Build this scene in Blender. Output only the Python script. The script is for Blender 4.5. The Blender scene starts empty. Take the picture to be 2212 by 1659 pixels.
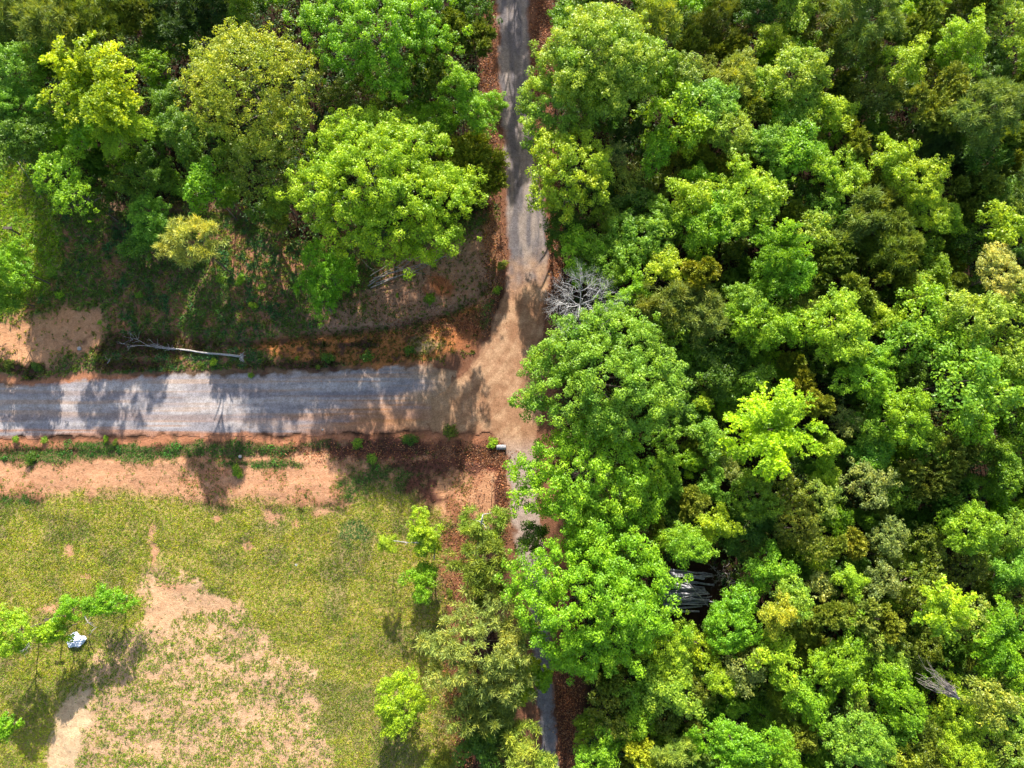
import bpy, math, random
import numpy as np
from mathutils import Vector

# ------------------------------------------------------------------ camera, sky, sun, exposure
scene = bpy.context.scene
FPX, PW, PH = 1500.0, 2212.0, 1659.0          # focal length and frame in "display" pixels of the photograph
TILT = math.radians(8.7)
CAMH = 74.0
cam_data = bpy.data.cameras.new('camera')
cam = bpy.data.objects.new('camera', cam_data)
scene.collection.objects.link(cam)
cam.location = (0, 0, CAMH)
cam.rotation_euler = (TILT, 0, 0)
cam_data.sensor_width = 36.0
cam_data.lens = 36.0 * FPX / PW
cam_data.clip_end = 2000
scene.camera = cam

SUN_EL = math.radians(26)
world = bpy.data.worlds.new('World'); scene.world = world; world.use_nodes = True
wn = world.node_tree
sky = wn.nodes.new('ShaderNodeTexSky'); sky.sky_type = 'NISHITA'; sky.sun_disc = False
sky.sun_elevation = SUN_EL; sky.sun_rotation = 0.0; sky.dust_density = 1.6; sky.ozone_density = 0.7
wn.links.new(sky.outputs[0], wn.nodes['Background'].inputs['Color'])
wn.nodes['Background'].inputs['Strength'].default_value = 0.12
sl = bpy.data.lights.new('sun', 'SUN'); sl.energy = 5.0; sl.angle = math.radians(0.5); sl.color = (1.0, 0.96, 0.88)
so = bpy.data.objects.new('sun', sl); scene.collection.objects.link(so)
so.rotation_euler = (-(math.pi / 2 - SUN_EL), 0, 0)
scene.view_settings.view_transform = 'Standard'
scene.view_settings.look = 'None'
scene.view_settings.exposure = 1.15
scene.view_settings.gamma = 1.0

# ------------------------------------------------------------------ helpers
C = scene.collection
ct, st = math.cos(TILT), math.sin(TILT)

def W(dx, dy, z=0.0):
    """photo position -> world point on the level plane at height z"""
    a = (dx - PW / 2) / FPX; b = -(dy - PH / 2) / FPX
    vx, vy, vz = a, b * ct + st, b * st - ct
    t = (z - CAMH) / vz
    return np.array([vx * t, vy * t, z]), t          # t = depth along the camera axis

def PX(x, y, z=0.0):
    """world -> photo position (arrays)"""
    zz = z - CAMH
    cy = y * ct + zz * st; cz = -y * st + zz * ct
    return x / -cz * FPX + PW / 2, PH / 2 - cy / -cz * FPX

def tag(o, label=None, cat=None, group=None, kind=None):
    if label: o['label'] = label
    if cat: o['category'] = cat
    if group: o['group'] = group
    if kind: o['kind'] = kind
    return o

def link(name, me, mat=None, parent=None, loc=(0, 0, 0)):
    if mat and not me.materials: me.materials.append(mat)
    o = bpy.data.objects.new(name, me); C.objects.link(o); o.location = loc
    if parent: o.parent = parent
    return o

def empty(name, loc):
    o = bpy.data.objects.new(name, None); C.objects.link(o); o.location = loc
    o.empty_display_size = 0.3
    return o

def poly_mesh(name, V, nper, fattr=None, fcol=None, smooth=False):
    """V: (faces, nper, 3) separate faces"""
    n = V.shape[0]
    me = bpy.data.meshes.new(name)
    me.vertices.add(n * nper); me.vertices.foreach_set('co', V.astype(np.float32).ravel())
    me.loops.add(n * nper); me.loops.foreach_set('vertex_index', np.arange(n * nper, dtype=np.int32))
    me.polygons.add(n); me.polygons.foreach_set('loop_start', np.arange(0, n * nper, nper, dtype=np.int32))
    if fattr is not None:
        a = me.attributes.new('v', 'FLOAT', 'FACE'); a.data.foreach_set('value', fattr.astype(np.float32))
    if fcol is not None:
        a = me.attributes.new('tint', 'FLOAT_COLOR', 'FACE')
        c = np.ones((n, 4), np.float32); c[:, :3] = fcol; a.data.foreach_set('color', c.ravel())
    me.update(calc_edges=True)
    return me

def idx_mesh(name, V, F, smooth=True):
    me = bpy.data.meshes.new(name); me.from_pydata([tuple(v) for v in V], [], [tuple(f) for f in F]); me.update()
    if smooth: me.polygons.foreach_set('use_smooth', [True] * len(me.polygons))
    return me

def tubes(name, segs, n=6, smooth=True, wob=0.0, seed=0):
    """segs: list of polylines [(p, r), ...] -> one mesh of tapered tubes with closed ends"""
    V, F = [], []
    rg = np.random.default_rng(seed)
    for pl in segs:
        P = [np.array(p, float) for p, r in pl]; R = [r for p, r in pl]
        base = len(V)
        for i, p in enumerate(P):
            d = P[min(i + 1, len(P) - 1)] - P[max(i - 1, 0)]; d /= (np.linalg.norm(d) + 1e-9)
            u = np.cross(d, (0.13, 0.31, 0.94) if abs(d[2]) < 0.9 else (1, 0, 0)); u /= np.linalg.norm(u); w = np.cross(d, u)
            for k in range(n):
                a = 2 * math.pi * k / n; rr = R[i] * (1 + wob * rg.normal())
                V.append(p + (u * math.cos(a) + w * math.sin(a)) * rr)
        for i in range(len(P) - 1):
            for k in range(n):
                a = base + i * n + k; b = base + i * n + (k + 1) % n
                F.append((a, b, b + n, a + n))
        F.append(tuple(base + k for k in range(n))[::-1]); F.append(tuple(base + (len(P) - 1) * n + k for k in range(n)))
    return idx_mesh(name, V, F, smooth)

# numpy value noise
_perm = np.random.default_rng(5).random((256, 256))
def vnoise(x, y):
    xi = np.floor(x).astype(int); yi = np.floor(y).astype(int); fx = x - xi; fy = y - yi
    fx = fx * fx * (3 - 2 * fx); fy = fy * fy * (3 - 2 * fy)
    g = lambda i, j: _perm[i % 256, j % 256]
    return (g(xi, yi) * (1 - fx) + g(xi + 1, yi) * fx) * (1 - fy) + (g(xi, yi + 1) * (1 - fx) + g(xi + 1, yi + 1) * fx) * fy
def fbm(x, y, o=4):
    s = 0; a = 0.5; t = 0
    for k in range(o):
        s = s + a * vnoise(x * 2 ** k + 17.3 * k, y * 2 ** k + 9.1 * k); t += a; a *= 0.5
    return s / t
def sdist(px, py, poly):
    """signed distance to a polygon, in photo pixels, negative inside"""
    P = np.array(poly, float); d = np.full(px.shape, 1e9); ins = np.zeros(px.shape, bool)
    for i in range(len(P)):
        a = P[i]; b = P[(i + 1) % len(P)]; e = b - a
        t = np.clip(((px - a[0]) * e[0] + (py - a[1]) * e[1]) / (e @ e), 0, 1)
        d = np.minimum(d, np.hypot(px - a[0] - t * e[0], py - a[1] - t * e[1]))
        if a[1] != b[1]:
            c = ((a[1] > py) != (b[1] > py)) & (px < (b[0] - a[0]) * (py - a[1]) / (b[1] - a[1]) + a[0]); ins ^= c
    return np.where(ins, -d, d)
def ldist(px, py, line):
    P = np.array(line, float); d = np.full(px.shape, 1e9)
    for i in range(len(P) - 1):
        a = P[i]; e = P[i + 1] - a
        t = np.clip(((px - a[0]) * e[0] + (py - a[1]) * e[1]) / (e @ e), 0, 1)
        d = np.minimum(d, np.hypot(px - a[0] - t * e[0], py - a[1] - t * e[1]))
    return d
def sm(x, a, b):
    t = np.clip((x - a) / (b - a), 0, 1); return t * t * (3 - 2 * t)
def lin(r, g, b):
    f = lambda c: (c / 255 / 12.92) if c <= 10 else ((c / 255 + 0.055) / 1.055) ** 2.4
    return np.array([f(r), f(g), f(b)])

# ------------------------------------------------------------------ materials
def newmat(name):
    m = bpy.data.materials.new(name); m.use_nodes = True; nt = m.node_tree; nt.nodes.clear()
    out = nt.nodes.new('ShaderNodeOutputMaterial')
    return m, nt, out
def N(nt, t, **kw):
    n = nt.nodes.new(t)
    for k, v in kw.items():
        if k.startswith('i_'): n.inputs[k[2:]].default_value = v
        else: setattr(n, k, v)
    return n
def mixc(nt, f, a, b, bt='MIX'):
    n = nt.nodes.new('ShaderNodeMix'); n.data_type = 'RGBA'; n.blend_type = bt
    for s, v in ((n.inputs[0], f), (n.inputs[6], a), (n.inputs[7], b)):
        if hasattr(v, 'links'): nt.links.new(v, s)
        else: s.default_value = v if not isinstance(v, tuple) or len(v) == 4 else (*v, 1)
    return n.outputs[2]
def mathn(nt, op, a, b=0.0, c=None):
    n = nt.nodes.new('ShaderNodeMath'); n.operation = op
    for s, v in zip(n.inputs, (a, b, c)):
        if v is None: continue
        if hasattr(v, 'links'): nt.links.new(v, s)
        else: s.default_value = v
    return n.outputs[0]
def ramp(nt, f, pts):
    n = nt.nodes.new('ShaderNodeValToRGB'); e = n.color_ramp.elements
    while len(e) < len(pts): e.new(0.5)
    for k, (p, c) in enumerate(pts):
        e[k].position = p; e[k].color = (*c, 1) if len(c) == 3 else c
    nt.links.new(f, n.inputs[0]); return n.outputs[0]
def noise(nt, co, scale, detail=3, rough=0.6):
    n = N(nt, 'ShaderNodeTexNoise'); n.inputs['Scale'].default_value = scale; n.inputs['Detail'].default_value = detail
    n.inputs['Roughness'].default_value = rough
    nt.links.new(co, n.inputs['Vector']); return n.outputs['Fac']

def foliage_mat(name, use_obj=True, transl=0.35, gloss=0.45):
    m, nt, out = newmat(name)
    if use_obj:
        base = N(nt, 'ShaderNodeObjectInfo').outputs['Color']
    else:
        base = N(nt, 'ShaderNodeAttribute', attribute_name='tint').outputs['Color']
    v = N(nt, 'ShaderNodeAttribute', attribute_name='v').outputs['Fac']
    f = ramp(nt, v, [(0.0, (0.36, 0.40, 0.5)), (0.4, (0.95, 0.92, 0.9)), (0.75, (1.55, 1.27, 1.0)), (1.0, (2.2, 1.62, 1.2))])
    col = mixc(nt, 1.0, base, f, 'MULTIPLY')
    geo = N(nt, 'ShaderNodeNewGeometry')
    n1 = noise(nt, geo.outputs['Position'], 0.5, 2)
    tint = ramp(nt, n1, [(0.3, (0.82, 0.92, 0.9)), (0.7, (1.14, 1.06, 0.95))])
    col = mixc(nt, 1.0, col, tint, 'MULTIPLY')
    p = N(nt, 'ShaderNodeBsdfPrincipled'); p.inputs['Roughness'].default_value = gloss
    p.inputs['Specular IOR Level'].default_value = 0.35
    nt.links.new(col, p.inputs['Base Color'])
    t = N(nt, 'ShaderNodeBsdfTranslucent')
    tc = mixc(nt, 1.0, col, (1.35, 1.2, 0.35, 1), 'MULTIPLY'); nt.links.new(tc, t.inputs['Color'])
    mx = N(nt, 'ShaderNodeMixShader'); mx.inputs[0].default_value = transl
    nt.links.new(p.outputs[0], mx.inputs[1]); nt.links.new(t.outputs[0], mx.inputs[2])
    nt.links.new(mx.outputs[0], out.inputs[0]); return m
M_LEAF = foliage_mat('leaf', True, 0.42)
M_NEEDLE = foliage_mat('needle', True, 0.22, 0.6)
M_PLANT = foliage_mat('ground_plants', False, 0.42, 0.6)

def bark_mat(name, c1, c2, scale=6):
    m, nt, out = newmat(name)
    co = N(nt, 'ShaderNodeTexCoord').outputs['Object']
    mp = N(nt, 'ShaderNodeMapping'); mp.inputs['Scale'].default_value = (1, 1, 0.25); nt.links.new(co, mp.inputs[0])
    f = noise(nt, mp.outputs[0], scale, 5, 0.7)
    col = ramp(nt, f, [(0.3, c1), (0.7, c2)])
    p = N(nt, 'ShaderNodeBsdfPrincipled'); p.inputs['Roughness'].default_value = 0.9; nt.links.new(col, p.inputs['Base Color'])
    b = N(nt, 'ShaderNodeBump'); b.inputs['Strength'].default_value = 0.5; b.inputs['Distance'].default_value = 0.05
    nt.links.new(f, b.inputs['Height']); nt.links.new(b.outputs[0], p.inputs['Normal'])
    nt.links.new(p.outputs[0], out.inputs[0]); return m
M_BARK = bark_mat('bark', (0.05, 0.035, 0.025), (0.16, 0.12, 0.09))
M_DEAD = bark_mat('dead_wood', (0.26, 0.23, 0.21), (0.55, 0.5, 0.47))
M_LOG = bark_mat('grey_log', (0.12, 0.115, 0.12), (0.52, 0.5, 0.52), 4)
M_POLE = bark_mat('brush_pole', (0.14, 0.11, 0.09), (0.42, 0.36, 0.31), 5)

# ------------------------------------------------------------------ ground covers (colour of soil, colour of turf, how much turf)
LANE = [(1064,-160),(1068,0),(1072,100),(1078,250),(1086,350),(1090,450),(1096,550),(1084,620),(1062,690),(1040,750),(1010,800),(960,822),(905,850),(915,905),(930,938),(1060,940),(1085,962),(1092,1050),(1100,1120),(1118,1200),(1140,1350),(1148,1450),(1160,1560),(1165,1850),
        (1222,1850),(1208,1600),(1200,1500),(1195,1390),(1190,1250),(1170,1120),(1165,1000),(1172,900),(1172,800),(1176,700),(1186,620),(1190,550),(1182,450),(1165,350),(1152,250),(1147,100),(1146,0),(1144,-160)]
ROAD = [(-420,824),(0,828),(150,822),(200,815),(400,806),(560,803),(700,800),(850,788),(930,785),(990,800),(1010,860),(1000,930),(850,938),(700,941),(500,942),(300,945),(0,948),(-420,952)]
FIELD = [(-500,1075),(0,1080),(300,1088),(560,1098),(760,1100),(840,1050),(900,1090),(960,1130),(985,1250),(955,1400),(990,1560),(1000,2000),(-500,2000)]
BAND = [(-500,985),(0,1000),(300,992),(640,985),(700,978),(1090,985),(1094,1130),(960,1120),(760,1100),(400,1088),(-500,1078)]
SPARSE = [(320,1225),(400,1238),(520,1312),(600,1400),(680,1450),(715,1600),(740,2000),(100,2000),(110,1640),(150,1500),(200,1420),(230,1380),(330,1340),(300,1280)]
BARE = [(330,1260),(380,1258),(500,1295),(520,1312),(450,1320),(400,1335),(360,1350),(300,1345),(330,1310)]
BARE2 = [(140,1500),(200,1480),(190,1560),(170,1659),(110,1659),(120,1560)]
VERGE = [(-500,300),(40,320),(120,430),(260,450),(500,430),(640,520),(780,500),(1000,480),(1085,440),(1100,560),(1070,700),(960,800),(700,805),(400,808),(0,830),(-500,830)]
LEFTGRASS = [(-500,330),(60,360),(130,450),(150,560),(110,640),(0,690),(-500,700)]
TANBANK = [(-500,700),(0,690),(140,668),(235,690),(235,740),(130,760),(100,800),(0,790),(-500,790)]
PINKBANK = [(680,670),(790,640),(830,570),(990,520),(1070,490),(1090,560),(1075,640),(1010,680),(900,700),(700,715)]
CLAY1 = [(520,742),(700,728),(900,712),(1030,650),(1045,700),(1000,760),(900,790),(800,795),(620,770)]
LANEMARGIN = [(1035,-160),(1040,300),(1060,450),(1090,560),(1060,720),(900,800),(900,960),(1095,960),(1090,1130),(1100,1300),(1130,2000),(1260,2000),(1245,1430),(1225,1200),(1200,900),(1205,600),(1200,400),(1190,-160)]
DITCH1 = [(500,746),(600,738),(700,722),(860,706),(960,682),(1030,650),(1072,600),(1084,540)]
DITCH2 = [(-50,975),(300,985),(620,985),(760,965),(900,985),(1075,990),(1092,1040),(1094,1120)]

def covers(px, py):
    n1 = fbm(px / 60 + 3, py / 60, 4) - 0.5; n2 = fbm(px / 18 + 31, py / 18 + 7, 4) - 0.5; n3 = fbm(px / 7 + 1, py / 7 + 2, 3) - 0.5
    wx = n1 * 50 + n2 * 26
    S = np.tile(lin(66, 48, 36), (px.size, 1)).reshape(*px.shape, 3)          # forest floor of dead leaves
    S = S * (1 + 0.5 * n2[..., None])
    T = np.tile(lin(62, 92, 34), (px.size, 1)).reshape(*px.shape, 3)
    D = np.full(px.shape, 0.55) + n1
    def lay(mask, soil=None, turf=None, dens=None):
        nonlocal S, T, D
        m = mask[..., None]
        if soil is not None: S = S * (1 - m) + lin(*soil) * m
        if turf is not None: T = T * (1 - m) + lin(*turf) * m
        if dens is not None: D = D * (1 - mask) + (dens + n2 * 0.5 + n1 * 0.3) * mask
    inside = lambda poly, s=12, w=1.0: sm(-(sdist(px, py, poly) + wx * w), -s, s)
    blob = lambda x, y, rx, ry, s=0.5: sm(1 - np.hypot((px - x) / rx, (py - y) / ry) + n2 * 1.2 + n1 * 0.5, 0, s)
    lay(inside(VERGE, 14), (150, 120, 92), (104, 140, 70), 0.8)
    lay(sm(n2 + n1, 0.05, 0.2) * inside(VERGE, 14), (184, 130, 98), (126, 146, 80), 0.4)
    lay(sm(-n2 + n1 * 0.5, 0.08, 0.22) * inside(VERGE, 14), None, (82, 130, 86), 0.92)
    lay(inside(LEFTGRASS), (176, 168, 104), (138, 176, 62), 0.95)
    lay(inside(TANBANK, 26, 1.8), (232, 172, 126), (120, 140, 60), 0.12)
    lay(inside(PINKBANK, 14), (206, 156, 122), (112, 132, 66), 0.34)
    lay(blob(860, 640, 60, 26) + 0 * n1, (200, 152, 120), None, 0.05)
    lay(blob(950, 620, 40, 30), (196, 122, 78), None, 0.1)
    lay(blob(1062, 520, 26, 70), (206, 156, 112), (150, 140, 70), 0.25)
    lay(inside(CLAY1, 12, 0.7), (212, 138, 80), (112, 112, 56), 0.46)
    lay(sm(n3 + n2, .1, .25) * inside(CLAY1, 12, .7), (120, 84, 62), None, .2)
    lay(blob(930, 745, 40, 24), (214, 178, 130), (140, 144, 78), 0.5)
    lay(blob(1010, 720, 45, 45), (196, 124, 80), (96, 96, 50), 0.2)
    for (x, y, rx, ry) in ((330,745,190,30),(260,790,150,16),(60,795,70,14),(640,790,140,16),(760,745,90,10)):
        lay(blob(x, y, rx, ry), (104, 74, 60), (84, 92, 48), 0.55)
    lay(inside(LANEMARGIN, 16), (150, 104, 78), (110, 126, 54), 0.16)
    lay(inside(BAND, 20, 1.3), (224, 166, 124), (122, 142, 58), 0.16)
    lay(sm(n1 + n2, .05, .22) * inside(BAND, 20), (208, 146, 108), None, 0.3)
    lay(sm(np.abs(py - 953 - n1 * 40 - n2 * 16), 20, 3) * sm(px, 1080, 1000), (206, 140, 102), (90, 118, 50), 0.16)
    lay(sm(np.abs(py - 822 - n1 * 30 - n2 * 14), 16, 4) * sm(px, 420, 300), (206, 142, 104), (110, 120, 60), 0.05)
    for (x, y, rx, ry) in ((480,970,190,26),(300,980,120,24),(210,965,90,14),(700,960,60,12),(110,985,120,16),(560,1002,120,12),(880,1050,75,55),(790,1040,60,60),(30,1100,60,30)):
        lay(blob(x, y, rx, ry, 0.6), (130, 112, 76), (84, 138, 62), 0.9)
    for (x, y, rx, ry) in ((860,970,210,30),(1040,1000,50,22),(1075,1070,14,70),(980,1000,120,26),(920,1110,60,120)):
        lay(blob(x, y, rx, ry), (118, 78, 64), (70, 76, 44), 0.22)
    lay(inside(FIELD, 22, 1.6), (192, 170, 104), (158, 182, 62), .98)
    lay(inside(FIELD, 16) * sm(n1, 0.0, 0.16), (172, 152, 104), (138, 162, 66), 0.9)
    lay(inside(FIELD, 16) * blob(770, 1145, 45, 35), None, (92, 142, 80), 0.95)
    lay(inside(SPARSE, 12, 0.8), (228, 184, 142), (140, 172, 56), 0.52)
    D = D + inside(SPARSE, 12, 0.8) * (n2 * 1.0 + n3 * 0.9)
    rows = np.sin(py / 13.0 + n1 * 4) * 0.12
    D = D + rows * inside(SPARSE, 12)
    lay(inside(BARE, 8, 0.5), (234, 186, 142), (124, 142, 62), -0.1)
    lay(inside(BARE2, 14, 0.5), (244, 206, 160), (124, 142, 62), -0.1)
    for (x, y, rx, ry) in ((335,1195,18,50),(150,1185,16,30),(590,1115,40,20),(470,1120,14,10),(530,1180,12,14),(540,1180,10,14),(180,1245,24,14),(110,1315,50,16),(700,1105,40,16),(640,1130,12,12),(380,1270,50,12),(330,1150,10,26)):
        lay(blob(x, y, rx, ry, 0.8), (226, 170, 128), None, 0.12)
    lay(blob(985, 1200, 50, 130), (176, 120, 88), (130, 132, 66), 0.25)
    lay(blob(1000, 1400, 40, 200), (170, 110, 84), (130, 140, 66), 0.3)
    lay(blob(1000, 1560, 26, 90), (112, 56, 44), None, 0.05)
    lay(blob(965, 1560, 26, 120), None, (140, 152, 62), 0.9)
    # leaf litter beside the lane
    for (x, y, rx, ry) in ((1055,250,16,260),(1175,60,26,170),(1230,1550,36,170),(1198,480,14,150)):
        lay(blob(x, y, rx, ry), (132, 88, 64), None, 0.12)
    lay(blob(1075, 1010, 40, 14), (150, 84, 70), None, 0.05)
    return np.clip(S * .72, 0.004, 0.9), T * .85, np.clip(D, -0.2, 1.1)

def height(x, y, px, py):
    h = (fbm(x / 3.1, y / 3.1, 4) - 0.5) * 0.5
    road = np.minimum(sdist(px, py, LANE), sdist(px, py, ROAD))
    k = sm(road, 4, 45)
    h = (h + 0.12) * k
    h -= 0.45 * sm(ldist(px, py, DITCH1), 16, 2) * sm(road, 0, 20) + 0.14 * sm(ldist(px, py, DITCH2), 16, 3) * sm(road, 0, 20)
    return h - 0.01

def grid_sheet(name, xs, ys, mat):
    X, Y = np.meshgrid(xs, ys); px, py = PX(X, Y)
    S, T, D = covers(px, py)
    Z = height(X, Y, px, py)
    nx, ny = len(xs), len(ys)
    V = np.stack([X, Y, Z], -1).reshape(-1, 3)
    i = np.arange(nx * ny).reshape(ny, nx)
    F = np.stack([i[:-1, :-1], i[:-1, 1:], i[1:, 1:], i[1:, :-1]], -1).reshape(-1, 4)
    me = bpy.data.meshes.new(name)
    me.vertices.add(len(V)); me.vertices.foreach_set('co', V.astype(np.float32).ravel())
    me.loops.add(F.size); me.loops.foreach_set('vertex_index', F.astype(np.int32).ravel())
    me.polygons.add(len(F)); me.polygons.foreach_set('loop_start', np.arange(0, F.size, 4, dtype=np.int32))
    me.update(calc_edges=True); me.polygons.foreach_set('use_smooth', np.ones(len(F), bool))
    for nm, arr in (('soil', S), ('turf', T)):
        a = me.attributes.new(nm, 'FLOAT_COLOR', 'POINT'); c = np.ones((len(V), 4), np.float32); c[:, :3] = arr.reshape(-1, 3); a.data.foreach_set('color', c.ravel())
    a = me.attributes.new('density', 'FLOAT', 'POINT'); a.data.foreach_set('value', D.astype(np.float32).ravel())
    return tag(link(name, me, mat), kind='structure')

def ground_mat():
    m, nt, out = newmat('ground')
    co = N(nt, 'ShaderNodeNewGeometry').outputs['Position']
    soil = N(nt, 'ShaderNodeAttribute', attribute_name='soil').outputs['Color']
    turf = N(nt, 'ShaderNodeAttribute', attribute_name='turf').outputs['Color']
    dens = N(nt, 'ShaderNodeAttribute', attribute_name='density').outputs['Fac']
    nf = noise(nt, co, 9, 5, 0.75); nm = noise(nt, co, 2.2, 4, 0.65); nh = noise(nt, co, 1.4, 5, 0.7)
    vor = N(nt, 'ShaderNodeTexVoronoi'); vor.inputs['Scale'].default_value = 5.0; nt.links.new(co, vor.inputs['Vector'])
    s = mixc(nt, 1.0, soil, ramp(nt, nf, [(0.25, (0.6, 0.56, 0.54)), (0.5, (1, 1, 1)), (0.8, (1.25, 1.27, 1.3))]), 'MULTIPLY')
    s = mixc(nt, 1.0, s, ramp(nt, nm, [(0.3, (0.8, 0.74, 0.7)), (0.65, (1.1, 1.12, 1.14))]), 'MULTIPLY')
    g = mixc(nt, 1.0, turf, ramp(nt, nf, [(0.3, (0.35, 0.42, 0.45)), (0.55, (1, 1, 1)), (0.75, (1.5, 1.4, 1.15))]), 'MULTIPLY')
    g = mixc(nt, mathn(nt, 'MULTIPLY', nh, 0.6), g, mixc(nt, 1.0, g, (1.3, 1.05, 0.9, 1), 'MULTIPLY'))
    k = mathn(nt, 'ADD', mathn(nt, 'MULTIPLY', mathn(nt, 'SUBTRACT', nf, 0.5), 1.5), mathn(nt, 'MULTIPLY', mathn(nt, 'SUBTRACT', nh, 0.5), 1.5))
    k = mathn(nt, 'ADD', k, dens)
    f = N(nt, 'ShaderNodeMapRange'); f.inputs['From Min'].default_value = 0.42; f.inputs['From Max'].default_value = 0.6
    nt.links.new(k, f.inputs['Value'])
    col = mixc(nt, f.outputs[0], s, g)
    p = N(nt, 'ShaderNodeBsdfPrincipled'); p.inputs['Roughness'].default_value = 0.95; p.inputs['Specular IOR Level'].default_value = 0.1
    nt.links.new(col, p.inputs['Base Color'])
    b = N(nt, 'ShaderNodeBump'); b.inputs['Strength'].default_value = 0.9; b.inputs['Distance'].default_value = 0.12
    nt.links.new(mathn(nt, 'ADD', nf, mathn(nt, 'MULTIPLY', nm, 0.8)), b.inputs['Height']); nt.links.new(b.outputs[0], p.inputs['Normal'])
    nt.links.new(p.outputs[0], out.inputs[0]); return m
M_GROUND = ground_mat()
fx = np.arange(-66, 66.01, 0.25); fy = np.arange(-48, 66.01, 0.25)
xs = np.concatenate([np.linspace(-300, -70, 14), fx, np.linspace(70, 300, 14)])
ys = np.concatenate([np.linspace(-300, -52, 14), fy, np.linspace(70, 300, 14)])
grid_sheet('ground', xs, ys, M_GROUND)

def road_mat(name):
    m, nt, out = newmat(name)
    co = N(nt, 'ShaderNodeNewGeometry').outputs['Position']
    c = N(nt, 'ShaderNodeAttribute', attribute_name='soil').outputs['Color']
    nf = noise(nt, co, 7, 6, 0.85); nm = noise(nt, co, 1.3, 6, 0.8)
    vor = N(nt, 'ShaderNodeTexVoronoi'); vor.inputs['Scale'].default_value = 11.0; nt.links.new(co, vor.inputs['Vector'])
    c = mixc(nt, 1.0, c, ramp(nt, nf, [(0.3, (0.5, 0.48, 0.46)), (0.5, (1, 1, 1)), (0.7, (1.35, 1.35, 1.37))]), 'MULTIPLY')
    c = mixc(nt, 1.0, c, ramp(nt, nm, [(0.35, (0.74, 0.71, 0.68)), (0.62, (1.1, 1.1, 1.12))]), 'MULTIPLY')
    c = mixc(nt, 0.35, c, mixc(nt, 1.0, c, ramp(nt, vor.outputs['Distance'], [(0.1, (1.35, 1.35, 1.35)), (0.6, (0.6, 0.6, 0.62))]), 'MULTIPLY'))
    p = N(nt, 'ShaderNodeBsdfPrincipled'); p.inputs['Roughness'].default_value = 0.9; p.inputs['Specular IOR Level'].default_value = 0.15
    nt.links.new(c, p.inputs['Base Color'])
    b = N(nt, 'ShaderNodeBump'); b.inputs['Strength'].default_value = 0.7; b.inputs['Distance'].default_value = 0.05
    nt.links.new(nf, b.inputs['Height']); nt.links.new(b.outputs[0], p.inputs['Normal'])
    nt.links.new(p.outputs[0], out.inputs[0]); return m
M_ROAD = road_mat('road_gravel')

def road_sheet(name, poly, colfn, z, x0, x1, y0, y1, step=0.16):
    xs = np.arange(x0, x1, step); ys = np.arange(y0, y1, step)
    X, Y = np.meshgrid(xs, ys); px, py = PX(X, Y)
    d = sdist(px, py, poly) + (fbm(px / 22, py / 22, 4) - 0.5) * 20 + (fbm(px / 6 + 9, py / 6, 3) - 0.5) * 8
    col = colfn(px, py, d) * .74
    S, _, _ = covers(px, py)
    e = sm(d, -12, -1)[..., None]; col = col * (1 - e) + S * e
    ok = d < 0; cell = ok[:-1, :-1] & ok[:-1, 1:] & ok[1:, 1:] & ok[1:, :-1]
    nx = len(xs); i = np.arange(X.size).reshape(X.shape)
    F = np.stack([i[:-1, :-1], i[:-1, 1:], i[1:, 1:], i[1:, :-1]], -1)[cell]
    used = np.unique(F); rem = np.full(X.size, -1); rem[used] = np.arange(len(used)); F = rem[F]
    ZZ = z + 0.05 * sm(-d, 2, 40) + (fbm(X / 2, Y / 2, 3) - 0.5) * 0.03 * sm(-d, 2, 20)
    V = np.stack([X, Y, ZZ], -1).reshape(-1, 3)[used]; cc = col.reshape(-1, 3)[used]
    me = bpy.data.meshes.new(name)
    me.vertices.add(len(V)); me.vertices.foreach_set('co', V.astype(np.float32).ravel())
    me.loops.add(F.size); me.loops.foreach_set('vertex_index', F.astype(np.int32).ravel())
    me.polygons.add(len(F)); me.polygons.foreach_set('loop_start', np.arange(0, F.size, 4, dtype=np.int32))
    me.update(calc_edges=True); me.polygons.foreach_set('use_smooth', np.ones(len(F), bool))
    a = me.attributes.new('soil', 'FLOAT_COLOR', 'POINT'); c4 = np.ones((len(V), 4), np.float32); c4[:, :3] = cc; a.data.foreach_set('color', c4.ravel())
    return tag(link(name, me, M_ROAD), kind='structure')

def mix3(a, b, f): return a * (1 - f[..., None]) + b * f[..., None]
def gravel_col(px, py, d):
    n = fbm(px / 90, py / 12 + 4, 4); n2 = fbm(px / 200 + 5, py / 5, 3)
    c = mix3(np.broadcast_to(lin(176, 168, 168), px.shape + (3,)), lin(208, 198, 192), sm(n, 0.35, 0.65))
    c = mix3(c, lin(206, 176, 152), sm(n2, 0.45, 0.65) * 0.75)
    c = mix3(c, lin(150, 144, 150), sm(np.abs(np.abs(py - 878) - 26) + (n - .5) * 16, 11, 3) * .55)
    o = sm(px + (py - 860) * 2.5 + (n - 0.5) * 400, 640, 980) * sm(py, 820, 900)
    c = mix3(c, lin(196, 140, 96), np.clip(o * 0.9 + sm(n2, 0.5, 0.7) * 0.3 * sm(px, 500, 800), 0, 1))
    c = mix3(c, lin(206, 150, 118), sm(n2 + sm(py, 905, 945) * 0.35, 0.6, 0.85) * sm(py, 890, 940) * 0.9)
    c = mix3(c, lin(196, 160, 124), sm(px + (n - .5) * 160, 850, 970) * 0.95)
    return c
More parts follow.
